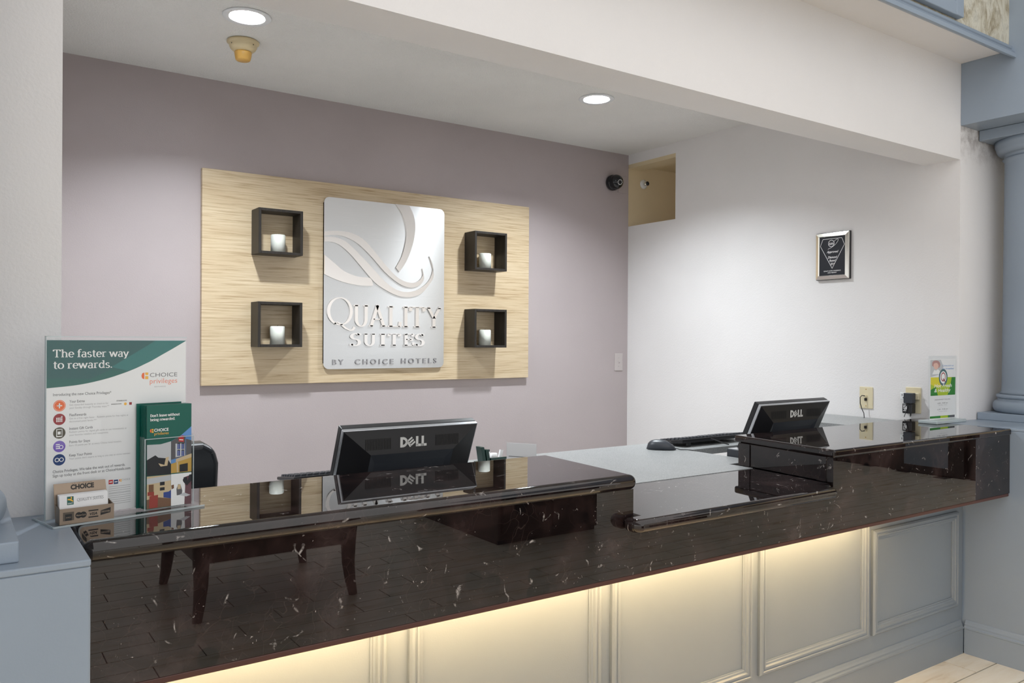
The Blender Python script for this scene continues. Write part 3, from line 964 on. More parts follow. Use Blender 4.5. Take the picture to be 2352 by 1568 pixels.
def tiny(body, x, xe, y):
    a, b = zp(x, y), zp(xe, y)
    m = MB()
    put_sans(m, body, a[0], a[1], b[0] - a[0], 44 * zh, PLY, False, 0.006, bold=0.012, space=1.5)
    m.build('letter_line', 'mirror_dark', plate)
tiny('BY', 220, 300, 1422)
tiny('CHOICE', 384, 676, 1420)
tiny('HOTELS', 738, 1026, 1414)

# shadow boxes and candles
BXS, BXD, BXT = 0.236, 0.122, 0.014
def shadow_box(x, z, label):
    t = thing('shadow_box', label, 'wall box', (x, YB - 0.030, z), group='dark square wall boxes on the sign')
    h = BXS / 2
    for a, b, c, d, nm in ((-h, -h + BXT, 0, BXS, 'side_board'), (h - BXT, h, 0, BXS, 'side_board')):
        MB().box(a, b, -BXD, 0, c, d).build(nm, 'wenge', t, bevel=0.001, bseg=1)
    MB().box(-h + BXT, h - BXT, -BXD, 0, 0, BXT).build('bottom_board', 'wenge', t, bevel=0.001, bseg=1)
    MB().box(-h + BXT, h - BXT, -BXD, 0, BXS - BXT, BXS).build('top_board', 'wenge', t, bevel=0.001, bseg=1)
    return t
def candle(x, z, dy, label):
    t = thing('pillar_candle', label, 'candle', (x, YB - 0.030 - BXD / 2 + dy, z + BXT), group='white candles in the wall boxes')
    r, hh = 0.038, 0.096
    MB().lathe([(0, 0), (r, 0), (r, hh - 0.004), (r - 0.004, hh), (r - 0.010, hh - 0.002), (0.012, hh - 0.006), (0, hh - 0.007)], 40).build('wax', 'wax', t)
    MB().tube([(0, 0, hh - 0.008), (0.001, 0, hh + 0.001), (0.003, 0, hh + 0.006)], 0.0012, 6).build('wick', 'hole', t)
for (x, z, nm, dx) in ((1.418, 1.871, 'top left', 0.008), (1.417, 1.386, 'bottom left', 0.008), (2.732, 1.858, 'top right', 0.002), (2.733, 1.383, 'bottom right', 0.002)):
    shadow_box(x, z, 'dark square wall box with a candle, %s of the sign' % nm)
    candle(x + dx, z, 0.012, 'white pillar candle in the %s box of the sign' % nm)

# ------------------------------------------------------------------ ceiling fittings
def downlight(x, y, label):
    t = thing('downlight', label, 'ceiling light', (x, y, ZC), group='recessed ceiling lights')
    MB().lathe([(0.070, 0.0), (0.096, 0.0), (0.098, -0.003), (0.094, -0.007), (0.073, -0.006), (0.068, 0.0)], 48).build('trim_ring', 'white_trim', t)
    MB().lathe([(0.072, -0.005), (0.069, 0.02), (0.062, 0.058), (0.062, 0.07), (0, 0.07)], 48).build('reflector', 'white_trim', t)
    MB().lathe([(0.0, 0.060), (0.0, 0.054), (0.060, 0.054), (0.060, 0.060)], 40).build('lens', 'led', t)
    return t
downlight(*LIGHTS[0], 'lit round ceiling light next to the smoke detector')
downlight(*LIGHTS[1], 'lit round ceiling light near the far right corner')
sd = thing('smoke_detector', 'yellowed smoke detector hanging under the ceiling', 'detector', (1.074, 3.69, ZC))
MB().lathe([(0, 0), (0.066, 0), (0.070, -0.004), (0.070, -0.010), (0.064, -0.014), (0.060, -0.018), (0.060, -0.026), (0.055, -0.036), (0.044, -0.046), (0.034, -0.050), (0, -0.050)], 48).build('housing', 'cream_plastic', sd)
MB().lathe([(0, -0.048), (0.036, -0.048), (0.038, -0.054), (0.036, -0.068), (0.032, -0.084), (0.029, -0.087), (0, -0.087)], 40).build('sensing_cup', 'amber_plastic', sd)
for a in (200, 300):
    MB().lathe([(0, 0), (0.003, 0), (0.003, 0.003), (0, 0.003)], 10, (0.0585 * math.cos(R(a)), 0.0585 * math.sin(R(a)) - 0.002, -0.024), 'y').build('screw_hole', 'hole', sd)

# ------------------------------------------------------------------ wall fittings
sc = thing('security_camera', 'black dome security camera in the upper wall corner', 'camera', (3.845, YB, 2.547))
MB().box(0.062, 0.145, -0.006, 0, -0.060, 0.061).build('wall_plate', 'wall_mauve', sc, bevel=0.002, bseg=2)
MB().lathe([(0, 0), (0.052, 0), (0.055, -0.008), (0.055, -0.03), (0.050, -0.036), (0, -0.036)], 40, (0, 0, 0), 'y').build('base', 'black_gloss', sc)
bl = MB()
bl.lathe([(0.052 * math.sin(R(a)), -0.052 * math.cos(R(a))) for a in range(0, 181, 12)], 32, (0.0, 0, 0), 'y')
bl = bl.build('dome', 'black_gloss', sc, (0.0, -0.050, 0))
ringm = MB()
for k in range(10):
    a = 2 * PI * k / 10
    ringm.lathe([(0, -0.004), (0.0042, -0.003), (0.0042, 0.0), (0, 0)], 8, (0.0165 * math.cos(a), 0, 0.0165 * math.sin(a)), 'y')
lr = ringm.build('led_ring', 'logo_grey', sc)
lr.location = Vector((0, -0.050, 0)) + Vector((-0.10, -1, -0.18)).normalized() * 0.047
lr.rotation_euler = (R(10), 0, R(-8))
le = MB().lathe([(0, -0.004), (0.008, -0.004), (0.010, -0.001), (0.010, 0.002), (0, 0.002)], 20, (0, 0, 0), 'y').build('lens', 'black', sc)
le.location = lr.location
le.rotation_euler = lr.rotation_euler

sw = thing('light_switch', 'painted light switch plate by the corner below the camera', 'switch', (3.922, YB, 1.278))
MB().box(-0.038, 0.038, -0.006, 0, -0.062, 0.062).build('plate', 'almond', sw, bevel=0.003)
MB().hexa([(-0.005, -0.006, -0.010), (0.005, -0.006, -0.010), (0.005, -0.004, 0.008), (-0.005, -0.004, 0.008)],
          [(-0.004, -0.014, 0.002), (0.004, -0.014, 0.002), (0.004, -0.012, 0.008), (-0.004, -0.012, 0.008)]).build('toggle', 'almond', sw)
for z in (-0.03, 0.03):
    MB().lathe([(0, -0.0075), (0.003, -0.007), (0.003, -0.005), (0, -0.005)], 10, (0, 0, z), 'y').build('screw', 'almond', sw)

sp = thing('sprinkler', 'small fire sprinkler on the tan wall of the opening', 'sprinkler', (4.162, YB + 0.004, 2.575))
MB().lathe([(0, 0), (0.034, 0), (0.034, -0.003), (0.024, -0.010), (0.016, -0.012), (0, -0.012)], 32, axis='y').build('escutcheon', 'white', sp)
MB().lathe([(0, -0.010), (0.011, -0.010), (0.011, -0.022), (0.007, -0.026), (0.004, -0.040), (0, -0.040)], 20, axis='y').build('body', 'chrome', sp)
MB().lathe([(0, -0.040), (0.015, -0.040), (0.016, -0.043), (0, -0.043)], 20, axis='y').build('deflector', 'dark_grey', sp)

# plaque on the right wall: local x runs towards -Y, local -y faces -X
def on_right_wall(name, label, cat, y, z):
    return thing(name, label, cat, (XW, y, z), R(-90))
pq = on_right_wall('award_plaque', 'framed black award plaque with a white diamond on the white wall', 'plaque', 2.668, 1.774)
PQW, PQH = 0.104, 0.262
MB().box(-PQW, PQW, -0.016, 0, 0, PQH).build('board', 'black', pq, bevel=0.002)
fr = MB()
vs, fs = [], []
prof = [(0.002, 0.016), (0.004, 0.022), (0.022, 0.026), (0.025, 0.022), (0.026, 0.017)]
f2 = frame_sweep(-PQW, PQW, 0.0, PQH, prof)
f2.build('metal_frame', 'chrome', pq)
MB().box(-PQW + 0.026, PQW - 0.026, -0.0185, -0.016, 0.026, PQH - 0.026).build('engraved_plate', plain('plaque_black', (0.013, 0.016, 0.024, 1), 0.35), pq)
YE = -0.0190
W2, Z0, Z1 = PQW - 0.028, 0.028, PQH - 0.028
def line2(m, pts, w, y, closed=True):
    n = len(pts)
    for i in range(n if closed else n - 1):
        (ax, az), (bx, bz) = pts[i], pts[(i + 1) % n]
        d = math.hypot(bx - ax, bz - az)
        nx, nz = -(bz - az) / d * w / 2, (bx - ax) / d * w / 2
        m.flat([(ax - nx, az - nz), (bx - nx, bz - nz), (bx + nx, bz + nz), (ax + nx, az + nz)], y)
m = MB()
line2(m, [(0, Z0 + 0.034), (W2 - 0.002, Z1 - 0.045), (W2 - 0.018, Z1 - 0.008), (-W2 + 0.018, Z1 - 0.008), (-W2 + 0.002, Z1 - 0.045)], 0.0022, YE)
m.build('diamond_outline', 'ink_white', pq)
m = MB()
m.ring(-0.006, Z1 - 0.034, 0.0165, 0.019, YE, None, 28)
put_sans(m, 'AAA', -0.006, Z1 - 0.0415, 0.029, 0.0135, YE, True, bold=0.02)
m.build('emblem', 'ink_white', pq)
m = MB()
line2(m, smooth_poly([(0.010, Z1 - 0.024), (0.026, Z1 - 0.014), (0.036, Z1 - 0.014), (0.034, Z1 - 0.024), (0.018, Z1 - 0.042), (-0.006, Z1 - 0.057), (-0.022, Z1 - 0.062), (-0.026, Z1 - 0.066)], 4), 0.0018, YE, False)
m.build('emblem_orbit', 'ink_white', pq)
for body, zz, w, h in (('Approved', 0.086, 0.072, 0.013), ('Diamond', 0.116, 0.058, 0.013), ('Rated', 0.134, 0.040, 0.012), ('2014', 0.153, 0.028, 0.012)):
    m = MB()
    put_sans(m, body, 0.002, Z1 - zz, w, h, YE, True, shear=0.35, bold=0.012)
    m.build('lettering', 'ink_white', pq)
for body, zz, w in (('QUALITY SUITES CONFERENCE', 0.018, 0.105), ('AND RESORT', 0.008, 0.056)):
    m = MB()
    put_sans(m, body, 0, Z0 + zz, w, 0.0055, YE, True, bold=0.02)
    m.build('lettering', 'ink_white', pq)

# phone jack plate with a cord
o1 = on_right_wall('phone_jack', 'ivory phone jack plate with one thin black cord', 'wall plate', 2.470, 1.135)
MB().box(-0.038, 0.038, -0.006, 0, -0.058, 0.058).build('plate', 'ivory', o1, bevel=0.003)
MB().box(-0.006, 0.006, -0.012, -0.005, -0.016, -0.002).build('socket', 'hole', o1)
MB().box(-0.006, 0.006, -0.016, -0.006, 0.004, 0.014).build('plug', 'ivory', o1)
for z in (-0.043, 0.045):
    MB().lathe([(0, -0.0075), (0.003, -0.007), (0.003, -0.005), (0, -0.005)], 10, (0, 0, z), 'y').build('screw', 'img_gold', o1)
MB().tube([(0, -0.016, 0.010), (-0.010, -0.028, 0.012), (-0.016, -0.034, 0.002), (-0.015, -0.034, -0.030), (-0.006, -0.032, -0.060), (0.006, -0.034, -0.080), (0.012, -0.04, -0.100), (0.018, -0.05, -0.112)], 0.0022, 8).build('cord', 'cable', o1)

o2 = on_right_wall('power_outlet', 'ivory surface outlet box crowded by two black adapters', 'outlet', 2.213, 1.138)
MB().box(-0.040, 0.040, -0.010, 0, -0.066, 0.066).build('plate', 'ivory', o2, bevel=0.004)
MB().box(-0.054, 0.036, -0.034, -0.010, 0.004, 0.038).build('splitter', 'ivory', o2, bevel=0.004)
rec = MB().box(-0.058, -0.026, -0.038, -0.034, 0.002, 0.038).build('receptacle', 'white', o2, bevel=0.003)
for dx in (-0.049, -0.036):
    MB().box(dx, dx + 0.003, -0.0388, -0.037, 0.020, 0.030).build('slot', 'hole', o2)
MB().lathe([(0, -0.0388), (0.003, -0.0388), (0.003, -0.037)], 10, (-0.041, 0, 0.011), 'y').build('slot', 'hole', o2)
ad = on_right_wall('power_adapter', 'smooth black power adapter, upper of the two in the outlet', 'adapter', 2.213, 1.138)
MB().box(-0.024, 0.022, -0.088, -0.035, -0.014, 0.038).build('body', 'dark_grey', ad, bevel=0.004)
MB().tube([(0.0, -0.07, -0.014), (-0.004, -0.072, -0.03), (-0.012, -0.076, -0.055), (-0.022, -0.08, -0.084)], 0.0018, 6).build('cord', 'cable', ad)
ad2 = on_right_wall('power_adapter', 'black power adapter with white printed label, lower in the outlet', 'adapter', 2.213, 1.138)
MB().box(-0.036, 0.014, -0.070, -0.011, -0.066, -0.016).build('body', 'black', ad2, bevel=0.005)
m = MB()
for (a, b, c, d) in ((-0.030, -0.016, -0.026, -0.023), (-0.030, -0.022, -0.034, -0.029), (-0.018, -0.012, -0.046, -0.030), (-0.030, -0.020, -0.042, -0.038), (-0.030, -0.014, -0.054, -0.051), (-0.026, -0.018, -0.048, -0.045)):
    m.rect(a, b, c, d, -0.0706)
m.build('printed_label', 'ink_white', ad2)
MB().lathe([(0, 0), (0.004, 0), (0.003, -0.012), (0, -0.012)], 10, (0.0, -0.045, -0.066)).build('strain_relief', 'black', ad2)
MB().tube([(0.0, -0.045, -0.078), (-0.002, -0.046, -0.0825)], 0.0016, 6).build('cord', 'cable', ad2)

for o in (o2, ad, ad2):
    o.scale = (1, 0.62, 1)

# ------------------------------------------------------------------ staff desk
dk = thing('staff_desk', 'speckled grey laminate work surface behind the low counter', 'desk', (2.1, 2.45, 0))
def dl(pts):
    return [(x - 2.1, y - 2.45) for x, y in pts]
MB().prism_z(dl([(LB1 + 0.006, 2.072), (RB1 - 0.024, 2.072), (RB1 - 0.024, 2.19), (2.76, 2.19), (2.76, 2.572), (3.56, 2.572), (3.56, 2.845), (1.66, 2.845), (1.66, 2.79), (0.22, 2.79), (0.22, 2.60), (1.635, 2.60), (1.635, 2.2), (LB1 + 0.006, 2.2)]), ZL - 0.030, ZL - 0.001).build('worktop', 'laminate', dk)
MB().prism_z(dl([(3.56, 2.183), (XW - 0.004, 2.183), (XW - 0.004, 2.80), (3.56, 2.80)]), 0.995, 1.030).build('raised_ledge', 'laminate', dk)
for a, b, yb, zz in ((0.22, 1.632, 2.60, 0.76), (2.765, 3.556, 2.57, 0.845)):
    MB().prism_z(dl([(a, 2.15), (b, 2.15), (b, yb), (a, yb)]), zz - 0.025, zz).build('lower_shelf', 'laminate', dk)
for a in (0.22, 1.60, 2.74, 3.57, 3.96):
    MB().box(a - 2.1, a + 0.03 - 2.1, 2.2 - 2.45, 2.83 - 2.45, 0, 0.735 if a < 3.56 else 0.995).build('side_panel', 'laminate', dk)

# ------------------------------------------------------------------ monitors
def rot_quad(m, pts, y):
    m.flat(pts, y)
def dell_letters(m, cx, cz, h, y):
    def stroke(pts, w):
        q = []
        for i in range(len(pts) - 1):
            (ax, az), (bx, bz) = pts[i], pts[i + 1]
            d = math.hypot(bx - ax, bz - az)
            ex, ez = (bx - ax) / d * w / 2, (bz - az) / d * w / 2
            nx, nz = -ez, ex
            a2, b2 = (ax - ex * 0, az - ez * 0), (bx, bz)
            pq_ = [(a2[0] - nx, a2[1] - nz), (b2[0] - nx, b2[1] - nz), (b2[0] + nx, b2[1] + nz), (a2[0] + nx, a2[1] + nz)]
            q.append(pq_)
        return q
    def put(qs, rot=0, px=0, pz=0):
        for q in qs:
            pts = []
            for x, z in q:
                c, s = math.cos(rot), math.sin(rot)
                pts.append((cx + (px + x * c - z * s) * h, cz + (pz + x * s + z * c) * h))
            ar = sum(pts[i][0] * pts[(i + 1) % len(pts)][1] - pts[(i + 1) % len(pts)][0] * pts[i][1] for i in range(len(pts)))
            if ar < 0:
                pts.reverse()
            m.flat(pts, y)
    # D
    put(stroke([(-1.34, -0.5), (-1.34, 0.5)], 0.28))
    d = arc(-1.20, 0, 0.42, 0.38, -90, 90, 10)
    put([q for i in range(len(d) - 1) for q in stroke([d[i], d[i + 1]], 0.25)])
    # slanted E
    e = stroke([(-0.30, -0.36), (-0.30, 0.36)], 0.22)
    for zz in (-0.27, 0.0, 0.27):
        e += stroke([(-0.30, zz), (0.34, zz)], 0.17)
    put(e, R(36), -0.30, 0.0)
    # L L
    for x0 in (0.36, 0.98):
        put(stroke([(x0, -0.5), (x0, 0.5)], 0.27))
        put(stroke([(x0 - 0.1, -0.375), (x0 + 0.44, -0.375)], 0.25))

def monitor(label, loc, rz, tilt, zc, W=0.512, Hh=0.325):
    t = thing('computer_monitor', label, 'monitor', loc, rz)
    c, s = math.cos(tilt), math.sin(tilt)
    def X(o):
        o.location = (0, 0, zc)
        o.rotation_euler = (tilt, 0, 0)
        return o
    w, h = W / 2, Hh / 2
    X(MB().box(-w, w, -0.004, 0.020, -h, h).build('bezel', 'black', t, bevel=0.003))
    X(MB().box(-w + 0.010, w - 0.010, 0.0205, 0.0215, -h + 0.012, h - 0.012).build('screen', 'black_gloss', t))
    X(MB().box(-w + 0.001, w - 0.001, -0.018, -0.004, -h + 0.001, h - 0.001).build('silver_rim', 'silver', t, bevel=0.001, bseg=1))
    iw, it, ib = w - 0.092, h - 0.074, -h + 0.05
    yo, yi = -0.018, -0.046
    sh_ = MB()
    o4 = [(-w + 0.004, yo, -h + 0.004), (w - 0.004, yo, -h + 0.004), (w - 0.004, yo, h - 0.004), (-w + 0.004, yo, h - 0.004)]
    i4 = [(-iw, yi, ib), (iw, yi, ib), (iw, yi, it), (-iw, yi, it)]
    sh_.add(o4 + i4, [(0, 1, 5, 4), (1, 2, 6, 5), (2, 3, 7, 6), (3, 0, 4, 7)])
    X(sh_.build('back_shell', 'black', t))
    pan = MB()
    j4 = [(-iw + 0.02, yi + 0.006, ib + 0.015), (iw - 0.02, yi + 0.006, ib + 0.015), (iw - 0.02, yi + 0.006, it - 0.034), (-iw + 0.02, yi + 0.006, it - 0.034)]
    pan.add(i4 + j4, [(0, 1, 5, 4), (1, 2, 6, 5), (2, 3, 7, 6), (3, 0, 4, 7), (4, 5, 6, 7)])
    X(pan.build('back_panel', 'dark_grey', t))
    # the sloped upper band carries the maker's name and the vent slits
    sl = math.atan2(yo - yi, (h - 0.004) - it)
    lo = MB()
    dell_letters(lo, 0, 0, 0.032, -0.0012)
    lo = lo.build('lettering', 'logo_grey', t)
    midz, midy = (h - 0.004 + it) / 2 - 0.004, (yo + yi) / 2 - 0.002
    lo.rotation_euler = (tilt - sl, 0, 0)
    lo.location = (0, midy * c - midz * s, zc + midy * s + midz * c)
    ve = MB()
    n = 64
    for k in range(n):
        x = -w + 0.075 + (W - 0.15) * k / (n - 1)
        if abs(x) < 0.075:
            continue
        ve.rect(x - 0.0012, x + 0.0012, -0.018, 0.016, -0.0007)
    ve = ve.build('vent_slits', 'hole', t)
    ve['kind'] = 'stuff'
    ve.location = lo.location
    ve.rotation_euler = lo.rotation_euler
    # stand
    MB().box(-0.035, 0.035, -0.026, -0.012, 0.015, zc - 0.06).build('stand_neck', 'dark_grey', t, bevel=0.004)
    MB().box(-0.13, 0.13, -0.10, 0.11, 0.0, 0.016).build('stand_base', 'black', t, bevel=0.005)
    return t
monitor('black monitor seen from behind over the left raised counter', (1.191, 2.331, 0.7605), R(0.3), R(23), 0.2655, 0.474, 0.30)
MON2 = monitor('black monitor seen from behind at the right raised counter', (3.089, 2.318, 0.8455), R(1.5), R(24), 0.171)

# ------------------------------------------------------------------ keyboards and mouse
def keyboard(label, loc, rz, W=0.47):
    t = thing('keyboard', label, 'keyboard', loc, rz)
    MB().hexa([(-W / 2, -0.085, 0.018), (W / 2, -0.085, 0.018), (W / 2, 0.085, 0.003), (-W / 2, 0.085, 0.003)],
              [(-W / 2, -0.085, 0.036), (W / 2, -0.085, 0.036), (W / 2, 0.085, 0.014), (-W / 2, 0.085, 0.014)]).build('case', 'black', t, bevel=0.003)
    key = None
    for r in range(6):
        yy = -0.062 + r * 0.0245
        zz = 0.036 - (yy + 0.085) / 0.17 * 0.022
        nk = 20
        for c in range(nk):
            if r == 5 and 5 <= c <= 10:
                continue
            if c in (14, 18 - 0) and r in (3,) and c == 14:
                continue
            xx = -W / 2 + 0.018 + c * (W - 0.036) / (nk - 1) + (0.006 if 14 <= c < 17 else 0)
            if key is None:
                o = MB().hexa([(-.009, -.009, 0), (.009, -.009, 0), (.009, .009, -0.002), (-.009, .009, -0.002)],
                              [(-.007, -.007, .008), (.007, -.007, .008), (.007, .007, .0065), (-.007, .007, .0065)]).build('key', 'dark_grey', t)
                key = o.data
            else:
                o = bpy.data.objects.new('key', key)
                COL.objects.link(o)
                o.parent = t
            o.location = (xx, yy, zz)
    for sx in (-1, 1):
        MB().box(sx * (W / 2 - 0.05) - 0.012, sx * (W / 2 - 0.05) + 0.012, -0.080, -0.072, 0.0, 0.020).build('foot', 'black', t)
    return t
kb = keyboard('black keyboard on the laminate beside the mouse', (3.045, 2.735, ZL), R(1), 0.49)
MB().tube([(-0.05, -0.085, 0.028), (-0.04, -0.10, 0.024), (-0.02, -0.13, 0.012), (0.0, -0.155, 0.004)], 0.0028, 8).build('cord', 'cable', kb)
keyboard('black keyboard half hidden behind the left counter by the monitor', (1.16, 2.70, ZL), R(0), 0.45)

ms = thing('computer_mouse', 'black computer mouse on the grey laminate', 'mouse', (2.672, 2.655, ZL), R(-137))
ms.scale = (1.15, 1.15, 1.15)
m = MB()
NU, NV = 18, 9
vs, fs = [], []
for i in range(NU + 1):
    u = -1 + 2 * i / NU
    wx = 0.031 * math.sqrt(max(0, 1 - abs(u) ** 2.6)) + 0.0005
    hz = 0.037 * (1 - 0.55 * max(0, u) ** 1.6) * math.sqrt(max(0, 1 - abs(u) ** 3.5)) + 0.002
    for j in range(NV):
        a = PI * j / (NV - 1)
        vs.append((wx * math.cos(a) * (1 if 0 < j < NV - 1 else 0.94), 0.058 * u, max(0.0, hz * math.sin(a) ** 0.75 if 0 < j < NV - 1 else 0)))
for i in range(NU):
    for j in range(NV - 1):
        fs.append((i * NV + j, i * NV + j + 1, (i + 1) * NV + j + 1, (i + 1) * NV + j))
    fs.append((i * NV, (i + 1) * NV, (i + 1) * NV + NV - 1, i * NV + NV - 1))
m.add(vs, fs, True)
m.build('shell', 'dark_grey', ms)
MB().lathe([(0, -0.003), (0.008, -0.003), (0.008, 0.003), (0, 0.003)], 14, (0, 0.034, 0.024), 'x').build('scroll_wheel', 'black', ms)
MB().tube([(0, 0.056, 0.006), (0.004, 0.075, 0.002), (0.0, 0.10, 0.002), (0.01, 0.125, 0.002)], 0.0018, 6).build('cord', 'cable', ms)

bx = thing('desk_box', 'dark blue-grey box standing beside the right monitor', 'box', (2.799, 2.30, 0.8455))
MB().box(-0.032, 0.032, -0.055, 0.055, 0, 0.120).build('case', 'dark_grey', bx, bevel=0.003)
MB().box(-0.029, 0.029, -0.050, 0.050, 0.120, 0.122).build('lid', 'silver', bx)

# organiser, rolls and small sign behind the left counter
OX, OY = 1.684, 2.65
og = thing('desk_organizer', 'dark green desk organizer behind the left counter', 'organizer', (OX, OY, ZL))
MB().hexa([(0.006, -0.02, 0.02), (0.020, -0.02, 0.02), (0.020, 0.02, 0.02), (0.006, 0.02, 0.02)], [(-0.004, -0.02, 0.081), (0.010, -0.02, 0.081), (0.010, 0.02, 0.081), (-0.004, 0.02, 0.081)]).build('tall_slot', 'green_dark', og, bevel=0.001)
MB().hexa([(0.024, -0.02, 0.02), (0.038, -0.02, 0.02), (0.038, 0.02, 0.02), (0.024, 0.02, 0.02)], [(0.017, -0.02, 0.070), (0.031, -0.02, 0.070), (0.031, 0.02, 0.070), (0.017, 0.02, 0.070)]).build('short_slot', 'green_dark', og, bevel=0.001)
MB().box(0.038, 0.122, -0.026, -0.016, 0.020, 0.037).build('front_rail', 'green_dark', og, bevel=0.001)
MB().box(0.0, 0.122, -0.026, 0.040, 0, 0.020).build('base', 'green_dark', og)
rl = thing('marker', 'white marker standing in the green organizer', 'marker', (OX + 0.047, OY + 0.008, ZL + 0.0202))
MB().lathe([(0, 0), (0.007, 0), (0.007, 0.038), (0, 0.038)], 16).build('barrel', 'white', rl)
MB().lathe([(0, 0.038), (0.006, 0.038), (0.006, 0.046), (0, 0.046)], 16).build('cap', 'dark_grey', rl)
t = thing('paper_roll', 'short white paper roll in the green organizer', 'roll', (OX + 0.074, OY + 0.012, ZL + 0.0202))
MB().lathe([(0.004, 0), (0.015, 0), (0.015, 0.029), (0.004, 0.029), (0.004, 0)], 24).build('roll', 'paper', t)
t = thing('paper_tube', 'slanted white paper tube in the green organizer', 'roll', (OX + 0.100, OY + 0.010, ZL + 0.0202))
MB().tube([(0, 0, 0.002), (0.010, 0, 0.040)], 0.008, 16).build('tube', 'paper', t)
t = thing('small_sign_holder', 'tiny clear acrylic sign with white card behind the left counter', 'sign', (1.672, 2.352, ZL), R(-58))
MB().box(-0.060, 0.060, -0.002, 0.002, 0, 0.134).build('panel', 'acrylic', t)
MB().box(-0.056, 0.056, 0.0022, 0.003, 0.006, 0.127).build('card', 'paper', t)
MB().box(-0.056, 0.056, -0.003, -0.0022, 0.006, 0.127).build('card', 'paper', t)
for zz, xe in ((0.078, 0.045), (0.068, -0.01)):
    MB().rect(-0.048, xe, zz, zz + 0.0025, -0.0031).build('small_print', 'ink_grey', t)
MB().box(-0.060, 0.060, -0.03, 0.03, -0.0002, 0.003).build('base', 'acrylic', t)

# ------------------------------------------------------------------ office chair
ch = thing('office_chair', 'black leather office chair by the left wall', 'chair', (0.530, 3.20, 0), R(2))
def pad(x0, x1, y0, y1, z0, z1, nm, bev):
    return MB().box(x0, x1, y0, y1, z0, z1).build(nm, 'leather', ch, bevel=bev, bseg=5)
pad(-0.25, 0.25, -0.25, 0.25, 0.44, 0.53, 'seat', 0.035)
bk = MB()
prof = [(-0.23, 0.0), (0.23, 0.0), (0.235, 0.06), (0.235, 0.34), (0.22, 0.39), (0.18, 0.415), (-0.18, 0.415), (-0.22, 0.39), (-0.235, 0.34), (-0.235, 0.06)]
bk.prism_y(prof, -0.035, 0.035)
bk = bk.build('backrest', 'leather', ch, bevel=0.02, bseg=4)
bk.location = (0, -0.225, 0.657)
bk.rotation_euler = (R(6), 0, 0)
MB().prism_y([(-0.2, 0.0), (0.2, 0.0), (0.2, 0.012), (-0.2, 0.012)], -0.270, -0.262).build('seam', 'leather', ch, loc=(0, 0, 0.70))
MB().box(-0.03, 0.03, -0.26, -0.235, 0.46, 0.66).build('back_support', 'black', ch, bevel=0.004)
for sx in (-1, 1):
    MB().tube([(sx * 0.27, 0.12, 0.47), (sx * 0.29, 0.12, 0.68), (sx * 0.29, -0.14, 0.68), (sx * 0.25, -0.22, 0.64)], 0.016, 10).build('armrest', 'black', ch)
MB().lathe([(0, 0.11), (0.028, 0.11), (0.028, 0.28), (0.018, 0.28), (0.018, 0.44), (0, 0.44)], 20).build('gas_column', 'black', ch)
for k in range(5):
    a = 2 * PI * k / 5
    MB().tube([(0, 0, 0.12), (0.15 * math.cos(a), 0.15 * math.sin(a), 0.10), (0.28 * math.cos(a), 0.28 * math.sin(a), 0.068)], [0.024, 0.018, 0.012], 8).build('base_arm', 'black', ch)
    MB().lathe([(0, -0.02), (0.03, -0.02), (0.03, 0.02), (0, 0.02)], 18, (0.28 * math.cos(a), 0.28 * math.sin(a), 0.030), 'x').build('caster', 'black', ch)

# ------------------------------------------------------------------ poster stand on the counter
ps = thing('poster_stand', 'clear acrylic stand with the green and white rewards poster', 'sign stand', (0.158, 1.890, ZT + 0.0005), R(12.5))
PSW, PSH = 0.292, 0.380
MB().box(0, PSW, -0.0030, -0.0012, 0.0042, PSH).build('front_pane', 'acrylic', ps)
MB().box(0, PSW, 0.0012, 0.0030, 0.0042, PSH).build('back_pane', 'acrylic', ps)
MB().box(-0.0012, 0.0004, -0.0034, 0.0034, 0.004, PSH).build('pane_edge', 'acrylic_edge', ps)
MB().box(0, PSW, -0.0034, 0.0034, PSH - 0.002, PSH).build('pane_edge', 'acrylic_edge', ps)
MB().box(-0.006, PSW + 0.012, -0.068, 0.058, 0, 0.0038).build('base', 'acrylic', ps)
MB().box(-0.006, PSW + 0.012, -0.0690, -0.0675, 0, 0.004).build('base_edge', 'acrylic_edge', ps)
MB().box(-0.0072, -0.006, -0.068, 0.058, 0, 0.004).build('base_edge', 'acrylic_edge', ps)
poster = MB().box(0.001, PSW - 0.001, -0.0009, 0.0009, 0.006, PSH - 0.008).build('poster', 'paper', ps)
def pz(x, y):
    u = (x - 75) / 1020.0
    return (u * PSW, PSH - 0.008 - (y - 93) / (1312 - 88 * u) * 0.372)
PY = -0.00100
def pprint(pts, mat, name, dy=0.0):
    MB().flat([pz(*p) for p in pts], PY - dy).build(name, mat, poster)
low_curve = smooth_poly([(75, 440), (300, 416), (500, 370), (700, 300), (900, 200), (1095, 94)], 6)
pprint([(76, 94)] + low_curve, 'teal_dark', 'header_print')
pprint([(852, 94), (520, 290), (640, 318)] + smooth_poly([(672, 309), (800, 254), (900, 200), (1095, 94)], 5)[1:], 'teal_mid', 'header_print', 0.00005)
pprint([(76, 372), (370, 378), (520, 306), (640, 318)] + smooth_poly([(640, 322), (500, 371), (300, 416), (76, 440)], 4), 'teal_shadow', 'header_print', 0.00003)
def ptext(body, x, y, xe, hpx, mat='ink_grey', bold=0.0, kind='sans'):
    a, b = pz(x, y), pz(xe, y)
    m = MB()
    h = hpx / 1270.0 * 0.372
    if kind == 'serif':
        put_serif(m, body, a[0], a[1], h, b[0] - a[0], PY - 0.0001, None, 0.15, 0.075)
    else:
        put_sans(m, body, a[0], a[1], b[0] - a[0], h, PY - 0.0001, False, bold=bold)
    m.build('lettering', mat, poster)
ptext('The faster way', 120, 218, 646, 54, 'ink_white', kind='serif')
ptext('to rewards.', 120, 300, 530, 54, 'ink_white', kind='serif')
ptext('CHOICE', 806, 366, 1022, 32, 'ink_grey', 0.0)
